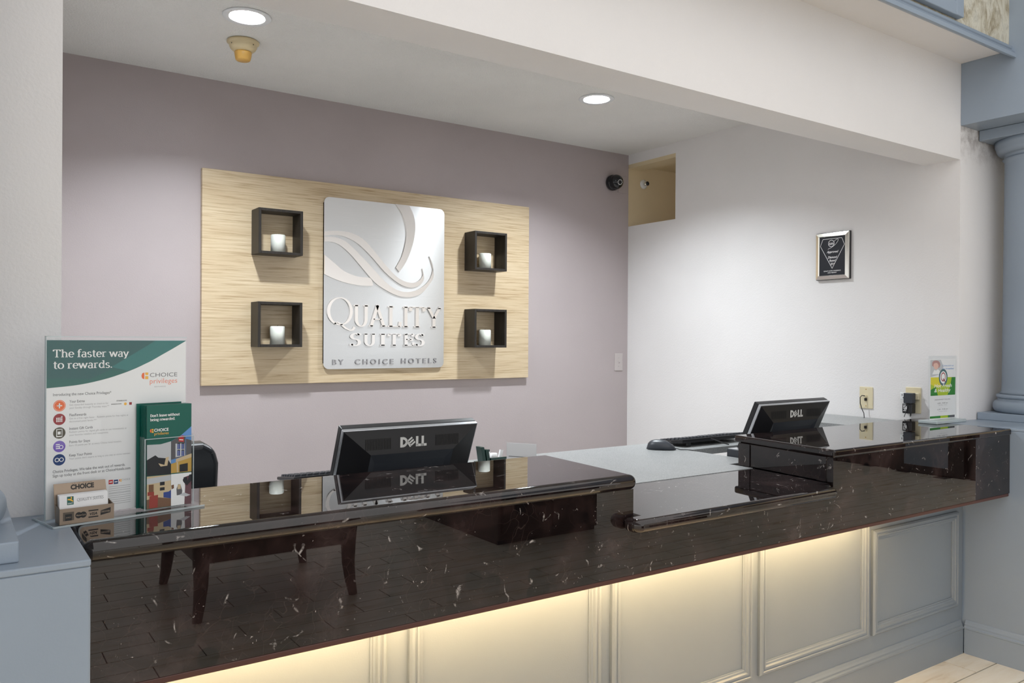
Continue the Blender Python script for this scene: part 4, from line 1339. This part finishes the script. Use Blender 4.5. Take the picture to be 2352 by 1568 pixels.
ptext('privileges', 806, 415, 1022, 40, 'salmon', 0.0)
ptext('REWARDS', 842, 443, 930, 9, 'ink_light')
def choice_mark(par, fn, x0, y0, w, h, y):
    m = MB().flat([fn(*p) for p in [(x0 + w * .42, y0), (x0 + w * .12, y0 + h * .12), (x0, y0 + h * .5), (x0 + w * .12, y0 + h * .88), (x0 + w * .42, y0 + h)]][::-1], y)
    m.build('logo_half', 'orange', par)
    m = MB().flat([fn(x0 + w * .55, y0 + h * .55), fn(x0 + w, y0 + h * .55), fn(x0 + w, y0 + h), fn(x0 + w * .55, y0 + h)][::-1], y)
    m.flat([fn(x0 + w * .55, y0), fn(x0 + w, y0), fn(x0 + w, y0 + h * .35), fn(x0 + w * .70, y0 + h * .40), fn(x0 + w * .55, y0 + h * .30)][::-1], y)
    m.build('logo_half', 'yellow', par)
choice_mark(poster, pz, 742, 332, 52, 50, PY - 0.0001)
ptext('Introducing the new Choice Privileges*', 122, 496, 520, 20, 'ink_grey', 0.01)
rows = [(566, 'orange', 'Your Extras', 334, ['Get rewarded instantly at check-in for', 'your Sunday through Thursday stays.**'], (500, 505)),
        (664, 'maroon', 'FlexRewards', 345, ['Get to a free night faster - Redeem points for free nights at', 'discounted point levels.***'], (645, 417)),
        (762, 'olive', 'Instant Gift Cards', 390, ['Redeem points for digital gift cards to use immediately at', 'your favorite retailers and restaurants.'], (632, 502)),
        (859, 'purple', 'Points for Stays', 372, ['Earn 10 points per $1 at every Choice hotel location.'], (597, 0)),
        (955, 'navy', 'Keep Your Points', 385, ['Your points don\'t expire as long as you stay an active member.'], (665, 0))]
for yc, col, head, xe, lines, ends in rows:
    c = pz(164, yc)
    m = MB()
    m.disc(c[0], c[1], 0.0117, PY - 0.0001, 28)
    m.build('badge', col, poster)
    m = MB()
    if col == 'orange':
        m.ring(c[0], c[1], 0.0098, 0.0103, PY - 0.0002, None)
        m.rect(c[0] - .005, c[0] + .005, c[1] - .0012, c[1] + .0012, PY - .0002).rect(c[0] - .0012, c[0] + .0012, c[1] - .005, c[1] + .005, PY - .0002)
    elif col == 'maroon':
        for i in range(4):
            for j in range(3):
                m.rect(c[0] - .006 + i * .0031, c[0] - .0038 + i * .0031, c[1] - .0052 + j * .0032, c[1] - .0028 + j * .0032, PY - .0002)
        m.rect(c[0] + .003, c[0] + .006, c[1] + .0042, c[1] + .0066, PY - .0002)
    elif col == 'olive':
        m.rect(c[0] - .0058, c[0] - .0044, c[1] - .0082, c[1] + .0082, PY - .0002).rect(c[0] + .0044, c[0] + .0058, c[1] - .0082, c[1] + .0082, PY - .0002)
        m.rect(c[0] - .0058, c[0] + .0058, c[1] + .0068, c[1] + .0082, PY - .0002).rect(c[0] - .0058, c[0] + .0058, c[1] - .0082, c[1] - .0062, PY - .0002)
        m.rect(c[0] - .003, c[0] + .003, c[1] - .003, c[1] + .003, PY - .0002)
    elif col == 'purple':
        for zz in (-.004, 0, .004):
            m.rect(c[0] - .0065, c[0] + .001, c[1] + zz - .001, c[1] + zz + .001, PY - .0002)
        m.ring(c[0] + .0035, c[1] - .0015, .0028, .0042, PY - .0002, None)
    else:
        for sx in (-1, 1):
            m.ring(c[0] + sx * .0042, c[1], .0030, .0044, PY - .0002, None)
    m.build('badge_symbol', 'ink_white', poster)
    ptext(head, 230, yc - 20, xe, 19, 'ink_grey', 0.012)
    for i, ln_ in enumerate(lines):
        ptext(ln_, 230, yc + 2 + i * 22, ends[i], 13, 'ink_light')
ptext('STARBUCKS', 558, 543, 634, 9, 'ink_black', 0.02)
ptext('amazon.com', 520, 566, 594, 9, 'ink_black', 0.02)
c = pz(623, 562)
MB().disc(c[0], c[1], 0.003, PY - 0.0001).build('shell_mark', 'yellow', poster)
c = pz(661, 560)
MB().rect(c[0] - .0028, c[0] + .0028, c[1] - .0028, c[1] + .0028, PY - 0.0001).build('shop_mark', 'maroon', poster)
ptext('Choice Privileges. We take the wait out of rewards.', 122, 1050, 624, 20, 'ink_grey', 0.012)
ptext('Sign up today at the front desk or at ChoiceHotels.com', 122, 1080, 662, 20, 'ink_grey', 0.012)
for xx, col in ((520, 'red'), (557, 'navy')):
    c = pz(xx, 1134)
    MB().rect(c[0] - .0045, c[0] + .0045, c[1] - .0045, c[1] + .0045, PY - 0.0001).build('partner_mark', col, poster)
    MB().rect(c[0] - .003, c[0] + .003, c[1] - .0012, c[1] + .0012, PY - 0.0002).build('partner_mark', 'ink_white', poster)
choice_mark(poster, pz, 580, 1116, 18, 18, PY - 0.0001)
ptext('CHOICE', 600, 1128, 662, 14, 'ink_light')
for i in range(10):
    xa, xb = 506, 664
    a, b = pz(xa, 1172 + i * 15 - (8 if i > 3 else 0)), pz(xb, 1172 + i * 15)
    MB().rect(a[0], b[0], a[1], a[1] + 0.0008, PY - 0.0001).build('small_print', 'ink_light', poster)

# brochure pocket, part of the stand
BX0, BX1 = 0.182, 0.291
MB().box(BX0, BX1, -0.0420, -0.0400, 0.0042, 0.158).build('pocket_front', 'acrylic', ps)
for x in (BX0, BX1 - 0.0018):
    MB().box(x, x + 0.0018, -0.0400, -0.0034, 0.0042, 0.162).build('pocket_side', 'acrylic', ps)
MB().box(BX0 - 0.0004, BX0 + 0.0016, -0.0424, -0.0408, 0.0042, 0.158).build('pocket_edge', 'acrylic_edge', ps)
MB().box(BX1 - 0.0012, BX1 + 0.0004, -0.0424, -0.0408, 0.0042, 0.158).build('pocket_edge', 'acrylic_edge', ps)
MB().box(BX0, BX1, -0.0422, -0.0400, 0.1568, 0.1584).build('pocket_edge', 'acrylic_edge', ps)

def brochure(i, front):
    y = -0.0375 + i * 0.0052 + (0.004 if i == 5 else 0)
    a = R(12.5)
    ox, oy = BX0 + 0.006 - i * 0.0007 + (-0.006 if i == 5 else 0), y
    lab = ['foremost green-topped brochure with four photographs in the acrylic pocket', 'green-topped brochure second from the front in the acrylic pocket', 'green-topped brochure third from the front in the acrylic pocket', 'green-topped brochure fourth from the front in the acrylic pocket', 'green-topped brochure last but one in the acrylic pocket', 'rearmost green-topped brochure, taller and against the poster'][i]
    t = thing('brochure', lab, 'brochure', (0.158 + ox * math.cos(a) - oy * math.sin(a), 1.890 + ox * math.sin(a) + oy * math.cos(a), ZT + 0.0048), a, 'brochures in the acrylic pocket')
    W, Hb = 0.0995, 0.226 + (0.0 if i else 0.0) + (0.003 if i == 5 else 0)
    sheet = MB().box(0, W, 0, 0.0022, 0, Hb).build('sheet', 'green_broch', t)
    return t, sheet, W, Hb
for i in range(6):
    t, sheet, W, Hb = brochure(i, i == 0)
    if i:
        continue
    def bz(x, y):      # marks measured on the brochure front
        u = (x - 148) / 600.0
        top, bot = 128 - 26 * u, 1412 - 70 * u
        return (u * W, (1 - (y - top) / (bot - top)) * Hb)
    def bp(pts, mat, d=1, name='print'):
        q = [bz(*p) for p in pts]
        ar = sum(q[k][0] * q[(k + 1) % len(q)][1] - q[(k + 1) % len(q)][0] * q[k][1] for k in range(len(q)))
        if ar < 0:
            q.reverse()
        MB().flat(q, -0.00006 * d).build(name, mat, sheet)
    bp([(150, 612), (330, 605), (468, 570), (468, 975), (150, 995)], 'img_grey', 1, 'photo_print')
    bp([(150, 800), (260, 740), (300, 770), (420, 780), (468, 850), (468, 975), (150, 995)], 'img_dark', 2, 'photo_print')
    bp([(300, 840), (330, 880), (420, 870), (440, 760), (400, 770), (380, 860)], 'img_tan', 3, 'photo_print')
    bp([(470, 568), (600, 500), (748, 385), (752, 945), (470, 965)], 'skyblue', 1, 'photo_print')
    bp([(470, 570), (580, 510), (665, 500), (668, 750), (470, 800)], 'img_stone', 2, 'photo_print')
    bp([(672, 540), (750, 560), (750, 730), (672, 745)], 'img_stone', 2, 'photo_print')
    bp([(528, 600), (530, 770), (660, 748), (655, 596)], 'img_grey', 3, 'photo_print')
    for wx in (555, 612):
        for wy in (600, 684):
            bp([(wx, wy), (wx + 36, wy - 2), (wx + 36, wy + 66), (wx, wy + 68)], 'img_blue', 4, 'photo_print')
            bp([(wx, wy - 8), (wx + 36, wy - 10), (wx + 36, wy + 2), (wx, wy + 4)], 'img_dark', 5, 'photo_print')
            bp([(wx + 15, wy), (wx + 20, wy), (wx + 20, wy + 66), (wx + 15, wy + 66)], 'img_grey', 6, 'photo_print')
    bp([(568, 512), (638, 496), (644, 578), (572, 572)], 'red', 4, 'photo_print')
    bp([(580, 545), (634, 548), (634, 560), (580, 556)], 'ink_white', 5, 'photo_print')
    bp([(535, 790), (752, 722), (752, 770), (535, 830)], 'img_tan', 4, 'photo_print')
    bp([(470, 850), (752, 770), (752, 945), (470, 965)], 'img_gold', 3, 'photo_print')
    bp([(585, 860), (700, 840), (700, 940), (585, 950)], 'img_dark', 4, 'photo_print')
    bp([(545, 830), (565, 828), (570, 955), (550, 957)], 'img_tan', 5, 'photo_print')
    bp([(150, 1003), (470, 980), (470, 1370), (150, 1405)], 'img_tan', 1, 'photo_print')
    bp([(150, 1030), (470, 985), (470, 1050), (300, 1080), (150, 1100)], 'img_grey', 2, 'photo_print')
    bp([(175, 1105), (240, 1100), (240, 1230), (175, 1240)], 'img_brown', 2, 'photo_print')
    for (a, b) in ((1072, 1115), (1140, 1178)):
        bp([(322, a), (385, a - 6), (385, b - 6), (322, b)], 'img_dark', 3, 'photo_print')
    bp([(150, 1290), (300, 1260), (470, 1275), (470, 1370), (150, 1405)], 'img_brown', 2, 'photo_print')
    bp([(370, 1200), (440, 1190), (470, 1170), (470, 1275), (370, 1262)], 'img_blue', 3, 'photo_print')
    bp([(185, 1245), (298, 1228), (292, 1385), (180, 1395)], 'img_chair', 4, 'photo_print')
    bp([(160, 1195), (245, 1190), (245, 1240), (160, 1240)], 'img_chair', 3, 'photo_print')
    bp([(472, 978), (752, 955), (752, 1340), (472, 1370)], 'ink_white', 1, 'photo_print')
    bp([(640, 1020), (700, 1000), (752, 985), (752, 1345), (655, 1350), (665, 1120)], 'img_shirt', 2, 'photo_print')
    bp([(630, 1050), (650, 1018), (690, 1015), (700, 1060), (720, 985), (752, 980), (752, 1060), (690, 1120), (640, 1075)], 'img_dark', 3, 'photo_print')
    bp([(545, 1160), (570, 1100), (600, 1105), (625, 1180), (620, 1230), (550, 1240)], 'img_stone', 2, 'photo_print')
    bp([(560, 1110), (600, 1100), (605, 1160), (560, 1165)], 'img_tan', 3, 'photo_print')
    bp([(474, 1115), (510, 1105), (512, 1150), (480, 1165)], 'img_brown', 2, 'photo_print')
    bp([(580, 1235), (650, 1205), (740, 1235), (680, 1255)], 'img_grey', 4, 'photo_print')
    def bt(body, x, y, xe, h, mat, kind='serif'):
        a, b = bz(x, y), bz(xe, y)
        m = MB()
        hh = h / 1290.0 * Hb
        if kind == 'serif':
            put_serif(m, body, a[0], a[1], hh, b[0] - a[0], -0.0003, None, 0.2, 0.09)
        else:
            put_sans(m, body, a[0], a[1], b[0] - a[0], hh, -0.0003, False, bold=0.02)
        m.build('lettering', mat, sheet)
    bt("Don't leave without", 188, 270, 584, 34, 'ink_white')
    bt('being rewarded.', 188, 320, 524, 34, 'ink_white')
    bt('CHOICE', 242, 450, 434, 38, 'ink_white', 'sans')
    bt('privileges', 244, 492, 436, 36, 'img_gold', 'sans')
    choice_mark(sheet, bz, 186, 416, 48, 46, -0.0003)

# ------------------------------------------------------------------ card holder
chx = thing('card_holder', 'brown metal business card holder with credit card marks', 'card holder', (0.178, 1.834, ZT + 0.0046), R(7.5))
M['bronze'] = plain('brushed_bronze', (0.30, 0.235, 0.18, 1), 0.38, 0.85)
CW = 0.1010
MB().hexa([(0, 0.030, 0), (CW, 0.030, 0), (CW, 0.032, 0), (0, 0.032, 0)], [(-0.002, 0.038, 0.076), (CW - 0.006, 0.038, 0.076), (CW - 0.006, 0.040, 0.076), (-0.002, 0.040, 0.076)]).build('back_plate', 'bronze', chx)
MB().box(0, CW, 0, 0.032, 0, 0.002).build('base', 'bronze', chx)
MB().box(0, CW, -0.002, 0, 0, 0.031).build('front_lip', 'bronze', chx)
for x in (0, CW - 0.0015):
    MB().hexa([(x, 0, 0), (x + .0015, 0, 0), (x + .0015, .032, 0), (x, .032, 0)], [(x, 0, .030), (x + .0015, 0, .030), (x + .0015, .034, .036), (x, .034, .036)]).build('side_plate', 'bronze', chx)
Yl = -0.0021
m = MB()
m.rect(0.006, 0.026, 0.007, 0.024, Yl)
m.build('mark_field', plain('bronze_dark', (0.10, 0.08, 0.06, 1), 0.5), chx)
m = MB()
m.rect(0.010, 0.022, 0.007, 0.020, Yl - 0.0001)
m.disc(0.0345, 0.0155, 0.0062, Yl - 0.0001, 20).disc(0.0430, 0.0155, 0.0062, Yl - 0.0001, 20)
m.rect(0.0525, 0.0710, 0.0205, 0.0230, Yl - 0.0001).rect(0.0525, 0.0710, 0.0075, 0.0100, Yl - 0.0001)
m.flat([(0.075, 0.010), (0.094, 0.0135), (0.0945, 0.0240), (0.0755, 0.0195)], Yl - 0.0001)
m.build('card_marks', 'ink_black', chx)
def card_text(body, x, z, w, h, mat, y, **kw):
    m = MB()
    put_sans(m, body, x, z, w, h, y, True, **kw)
    m.build('lettering', mat, chx)
card_text('AMEX', 0.016, 0.012, 0.010, 0.003, 'bronze', Yl - 0.0002)
card_text('MasterCard', 0.0388, 0.0140, 0.017, 0.0032, 'bronze', Yl - 0.0002, bold=0.02)
card_text('VISA', 0.0618, 0.0125, 0.014, 0.0055, 'ink_black', Yl - 0.0001, shear=0.3, bold=0.03)
card_text('DISCOVER', 0.0848, 0.0152, 0.0165, 0.0034, 'bronze', Yl - 0.0002, bold=0.02)
m = MB()
put_sans(m, 'CHOICE', 0.051, 0, 0.044, 0.0095, 0, True, bold=0.05)
lt = m.build('lettering', 'ink_black', chx)
lt.location = (0, 0.0365, 0.0625)
lt.rotation_euler = (R(-6), 0, 0)
m = MB()
put_sans(m, 'IT IS YOUR', 0.051, 0, 0.036, 0.0030, 0, True, space=1.6)
lt = m.build('lettering', plain('bronze_print', (0.12, 0.09, 0.07, 1), 0.5), chx)
lt.location = (0, 0.0373, 0.0722)
lt.rotation_euler = (R(-6), 0, 0)
a = R(7.5)
for i in range(5):
    ox, oy = 0.0025 + i * 0.0003, 0.008 + i * 0.0045
    t = thing('business_card', ('front white business card with green logo in the metal holder', 'second white business card from the front in the metal holder', 'middle white business card in the metal holder', 'white business card last but one in the metal holder', 'rearmost white business card in the metal holder')[i], 'card',
              (0.178 + ox * math.cos(a) - oy * math.sin(a), 1.834 + ox * math.sin(a) + oy * math.cos(a), ZT + 0.0068), a, 'cards in the metal holder')
    cd = MB().box(0, 0.0900, 0, 0.0006, 0, 0.0535).build('card', 'paper', t)
    cd.rotation_euler = (R(-5), 0, 0)
    if i == 0:
        m = MB().rect(0.014, 0.026, 0.034, 0.0505, -0.0001)
        m.build('logo_field', 'green_broch', cd)
        m = MB().flat([(0.0145, 0.044), (0.020, 0.0425), (0.0245, 0.0395), (0.0255, 0.041), (0.0215, 0.0455), (0.0160, 0.0462)], -0.0002)
        m.flat([(0.0205, 0.0495), (0.0225, 0.0495), (0.0235, 0.0465), (0.0215, 0.0455)], -0.0002)
        m.build('logo_stroke', 'yellow', cd)
        m = MB()
        put_serif(m, 'QUALITY SUITES', 0.032, 0.0395, 0.0058, 0.0500, -0.0002, None, 0.14, 0.06)
        m.build('lettering', 'ink_grey', cd)
        m = MB()
        put_sans(m, 'QUALITY', 0.020, 0.0358, 0.0095, 0.0024, -0.0002, True, bold=0.02)
        m.build('lettering', 'ink_white', cd)

# ------------------------------------------------------------------ breakfast card stand by the right wall
tn = thing('breakfast_stand', 'narrow acrylic stand with the green breakfast card by the right column', 'sign stand', (3.876, 1.998, ZT + 0.0005), R(0))
TW, THh = 0.128, 0.315
MB().box(-TW, TW, -0.003, -0.0014, 0.014, THh).build('front_pane', 'acrylic', tn)
MB().box(-TW, TW, 0.0014, 0.003, 0.014, THh).build('back_pane', 'acrylic', tn)
MB().box(-TW - 0.008, TW + 0.006, -0.045, 0.045, 0, 0.014).build('base', 'acrylic_edge', tn, bevel=0.003)
cdm = MB().box(-TW + 0.012, TW - 0.012, -0.0010, 0.0010, 0.016, THh - 0.014).build('card', 'paper', tn)
TY = -0.00115
def tz(x, y):
    u = (x - 370) / 470.0
    return (-TW + 0.012 + u * (2 * TW - 0.024), THh - 0.016 - (y - 300) / (1275 - 300) * (THh - 0.030))
def tp(pts, mat, d=0, name='print'):
    q = [tz(*p) for p in pts]
    ar = sum(q[k][0] * q[(k + 1) % len(q)][1] - q[(k + 1) % len(q)][0] * q[k][1] for k in range(len(q)))
    if ar < 0:
        q.reverse()
    MB().flat(q, TY - 0.00006 * d).build(name, mat, cdm)
tp([(370, 310), (560, 310), (610, 420), (560, 540), (370, 585)], 'img_grey', 0, 'photo_print')
tp(smooth_poly([(402, 400), (410, 340), (460, 318), (520, 330), (552, 380), (530, 440), (500, 420), (430, 420)], 3), 'img_hair', 1, 'photo_print')
tp(smooth_poly([(425, 400), (440, 365), (490, 360), (518, 395), (510, 440), (480, 465), (445, 450)], 3), 'img_skin', 2, 'photo_print')
tp([(405, 540), (440, 470), (475, 480), (510, 460), (560, 510), (550, 540)], 'ink_white', 2, 'photo_print')
tp([(378, 588), (838, 596), (834, 886), (378, 884)], 'lime', 0, 'field_print')
tp([(378, 588), (600, 592), (600, 720), (520, 760), (378, 700)], 'yolk', 1, 'field_print')
tp([(765, 596), (838, 596), (834, 886), (690, 886), (740, 740)], 'grass', 1, 'field_print')
tp([(378, 790), (470, 740), (510, 884), (378, 884)], 'grass', 1, 'field_print')
c = tz(606, 594)
MB().disc(c[0], c[1], 0.040, TY - 0.0002, 36).build('seal', 'seal', cdm)
MB().disc(c[0], c[1], 0.029, TY - 0.00025, 32).build('seal', 'ink_white', cdm)
m = MB()
m.ring(c[0], c[1] + 0.002, 0.0165, 0.0215, TY - 0.0003, None, 28)
m.flat([(c[0] - 0.004, c[1] - 0.008), (c[0] + 0.018, c[1] - 0.024), (c[0] + 0.021, c[1] - 0.020), (c[0] + 0.001, c[1] - 0.004)], TY - 0.0003)
m.build('seal_letter', 'maroon', cdm)
def tt(body, x, y, xe, h, mat, **kw):
    a, b = tz(x, y), tz(xe, y)
    m = MB()
    put_sans(m, body, a[0], a[1], b[0] - a[0], h / 975 * (THh - 0.030), TY - 0.0003, False, **kw)
    m.build('lettering', mat, cdm)
tt('Come join us', 590, 415, 800, 26, 'skyblue', shear=0.3)
tt('for breakfast', 590, 465, 806, 26, 'skyblue', shear=0.3)
tt('Hot Fresh', 446, 755, 766, 58, 'ink_white', shear=0.15, bold=0.01)
tt('& Healthy', 446, 830, 745, 58, 'ink_white', shear=0.15, bold=0.01)
tt('BREAKFAST HOURS', 456, 960, 740, 16, 'ink_grey')
tt('6:00 - 9:00 am', 506, 1020, 694, 20, 'ink_grey')
tt('Monday - Friday', 526, 1046, 680, 12, 'ink_light')
tt('6:30 - 9:30 am', 506, 1120, 694, 20, 'ink_grey')
tt('Saturday - Sunday', 526, 1148, 680, 12, 'ink_light')
tp([(368, 1212), (828, 1218), (826, 1258), (368, 1248)], 'grass', 0)
tp([(730, 1217), (828, 1218), (826, 1258), (728, 1256)], 'img_stone', 1)
tp([(560, 1215), (700, 1217), (700, 1255), (560, 1252)], 'lime', 1)

# ------------------------------------------------------------------ lobby furniture mirrored in the granite
tb = thing('lobby_table', 'dark wooden lobby table with curved legs mirrored in the granite front', 'table', (1.44, -1.25, 0))
for sx in (-1, 1):
    for sy in (-1, 1):
        x, y = sx * 0.405, sy * 0.385
        pts = [(x + sx * 0.015, y + sy * 0.01, 0.0), (x + sx * 0.002, y, 0.08), (x - sx * 0.008, y - sy * 0.006, 0.18), (x - sx * 0.008, y - sy * 0.006, 0.30), (x, y, 0.46)]
        MB().tube(pts, [0.024, 0.030, 0.036, 0.042, 0.046], 12).build('leg', 'walnut', tb)
for a in (-1, 1):
    MB().box(-0.40, 0.40, a * 0.385 - 0.015, a * 0.385 + 0.015, 0.29, 0.46).build('apron_board', 'walnut', tb)
    MB().box(a * 0.405 - 0.015, a * 0.405 + 0.015, -0.37, 0.37, 0.29, 0.46).build('apron_board', 'walnut', tb)
MB().box(-0.47, 0.47, -0.45, 0.45, 0.46, 0.50).build('top', 'walnut', tb, bevel=0.012)
cbn = thing('lobby_cabinet', 'low dark wooden lobby cabinet mirrored in the granite front', 'cabinet', (3.58, -1.91, 0))
MB().box(-0.45, 0.45, -0.63, 0.62, 0.03, 0.78).build('body', 'walnut', cbn, bevel=0.005)
MB().box(-0.47, 0.47, -0.65, 0.64, 0.78, 0.82).build('top', 'walnut', cbn, bevel=0.008)
MB().box(-0.44, 0.44, -0.61, 0.60, 0, 0.03).build('plinth', 'walnut', cbn)
for sx in (-1, 1):
    d = MB().box(sx * 0.22 - 0.20, sx * 0.22 + 0.20, 0.62, 0.638, 0.08, 0.74).build('door', 'walnut', cbn, bevel=0.004)
    MB().lathe([(0, 0), (0.012, 0), (0.014, 0.012), (0.008, 0.02), (0, 0.02)], 14, (sx * 0.05, 0.638, 0.45), 'y').build('knob', 'chrome', d)

# far side of the lobby, seen only as a reflection
lw = struct(MB().box(8.8, 8.95, -6.5, 4.4, 0, 3.4).build('wall_lobby', 'tan'))
for k in range(12):
    MB().box(8.775, 8.8, -4.6 + k * 0.55, -4.06 + k * 0.55, 0.0, 1.3).build('wainscot_panel', 'walnut', lw, bevel=0.01)
fp = thing('lobby_fireplace', 'grey glass fireplace front in the dark lobby panelling, seen mirrored', 'fireplace', (8.765, -1.28, 0))
MB().box(-0.06, 0, -0.40, 0.40, 0.0, 0.75).build('surround', 'walnut', fp, bevel=0.01)
MB().box(-0.07, -0.06, -0.24, 0.24, 0.09, 0.44).build('glass_front', plain('smoky_glass', (0.22, 0.27, 0.33, 1), 0.2), fp)
MB().box(-0.10, 0, -0.48, 0.48, 0.75, 0.80).build('mantel', 'walnut', fp, bevel=0.01)
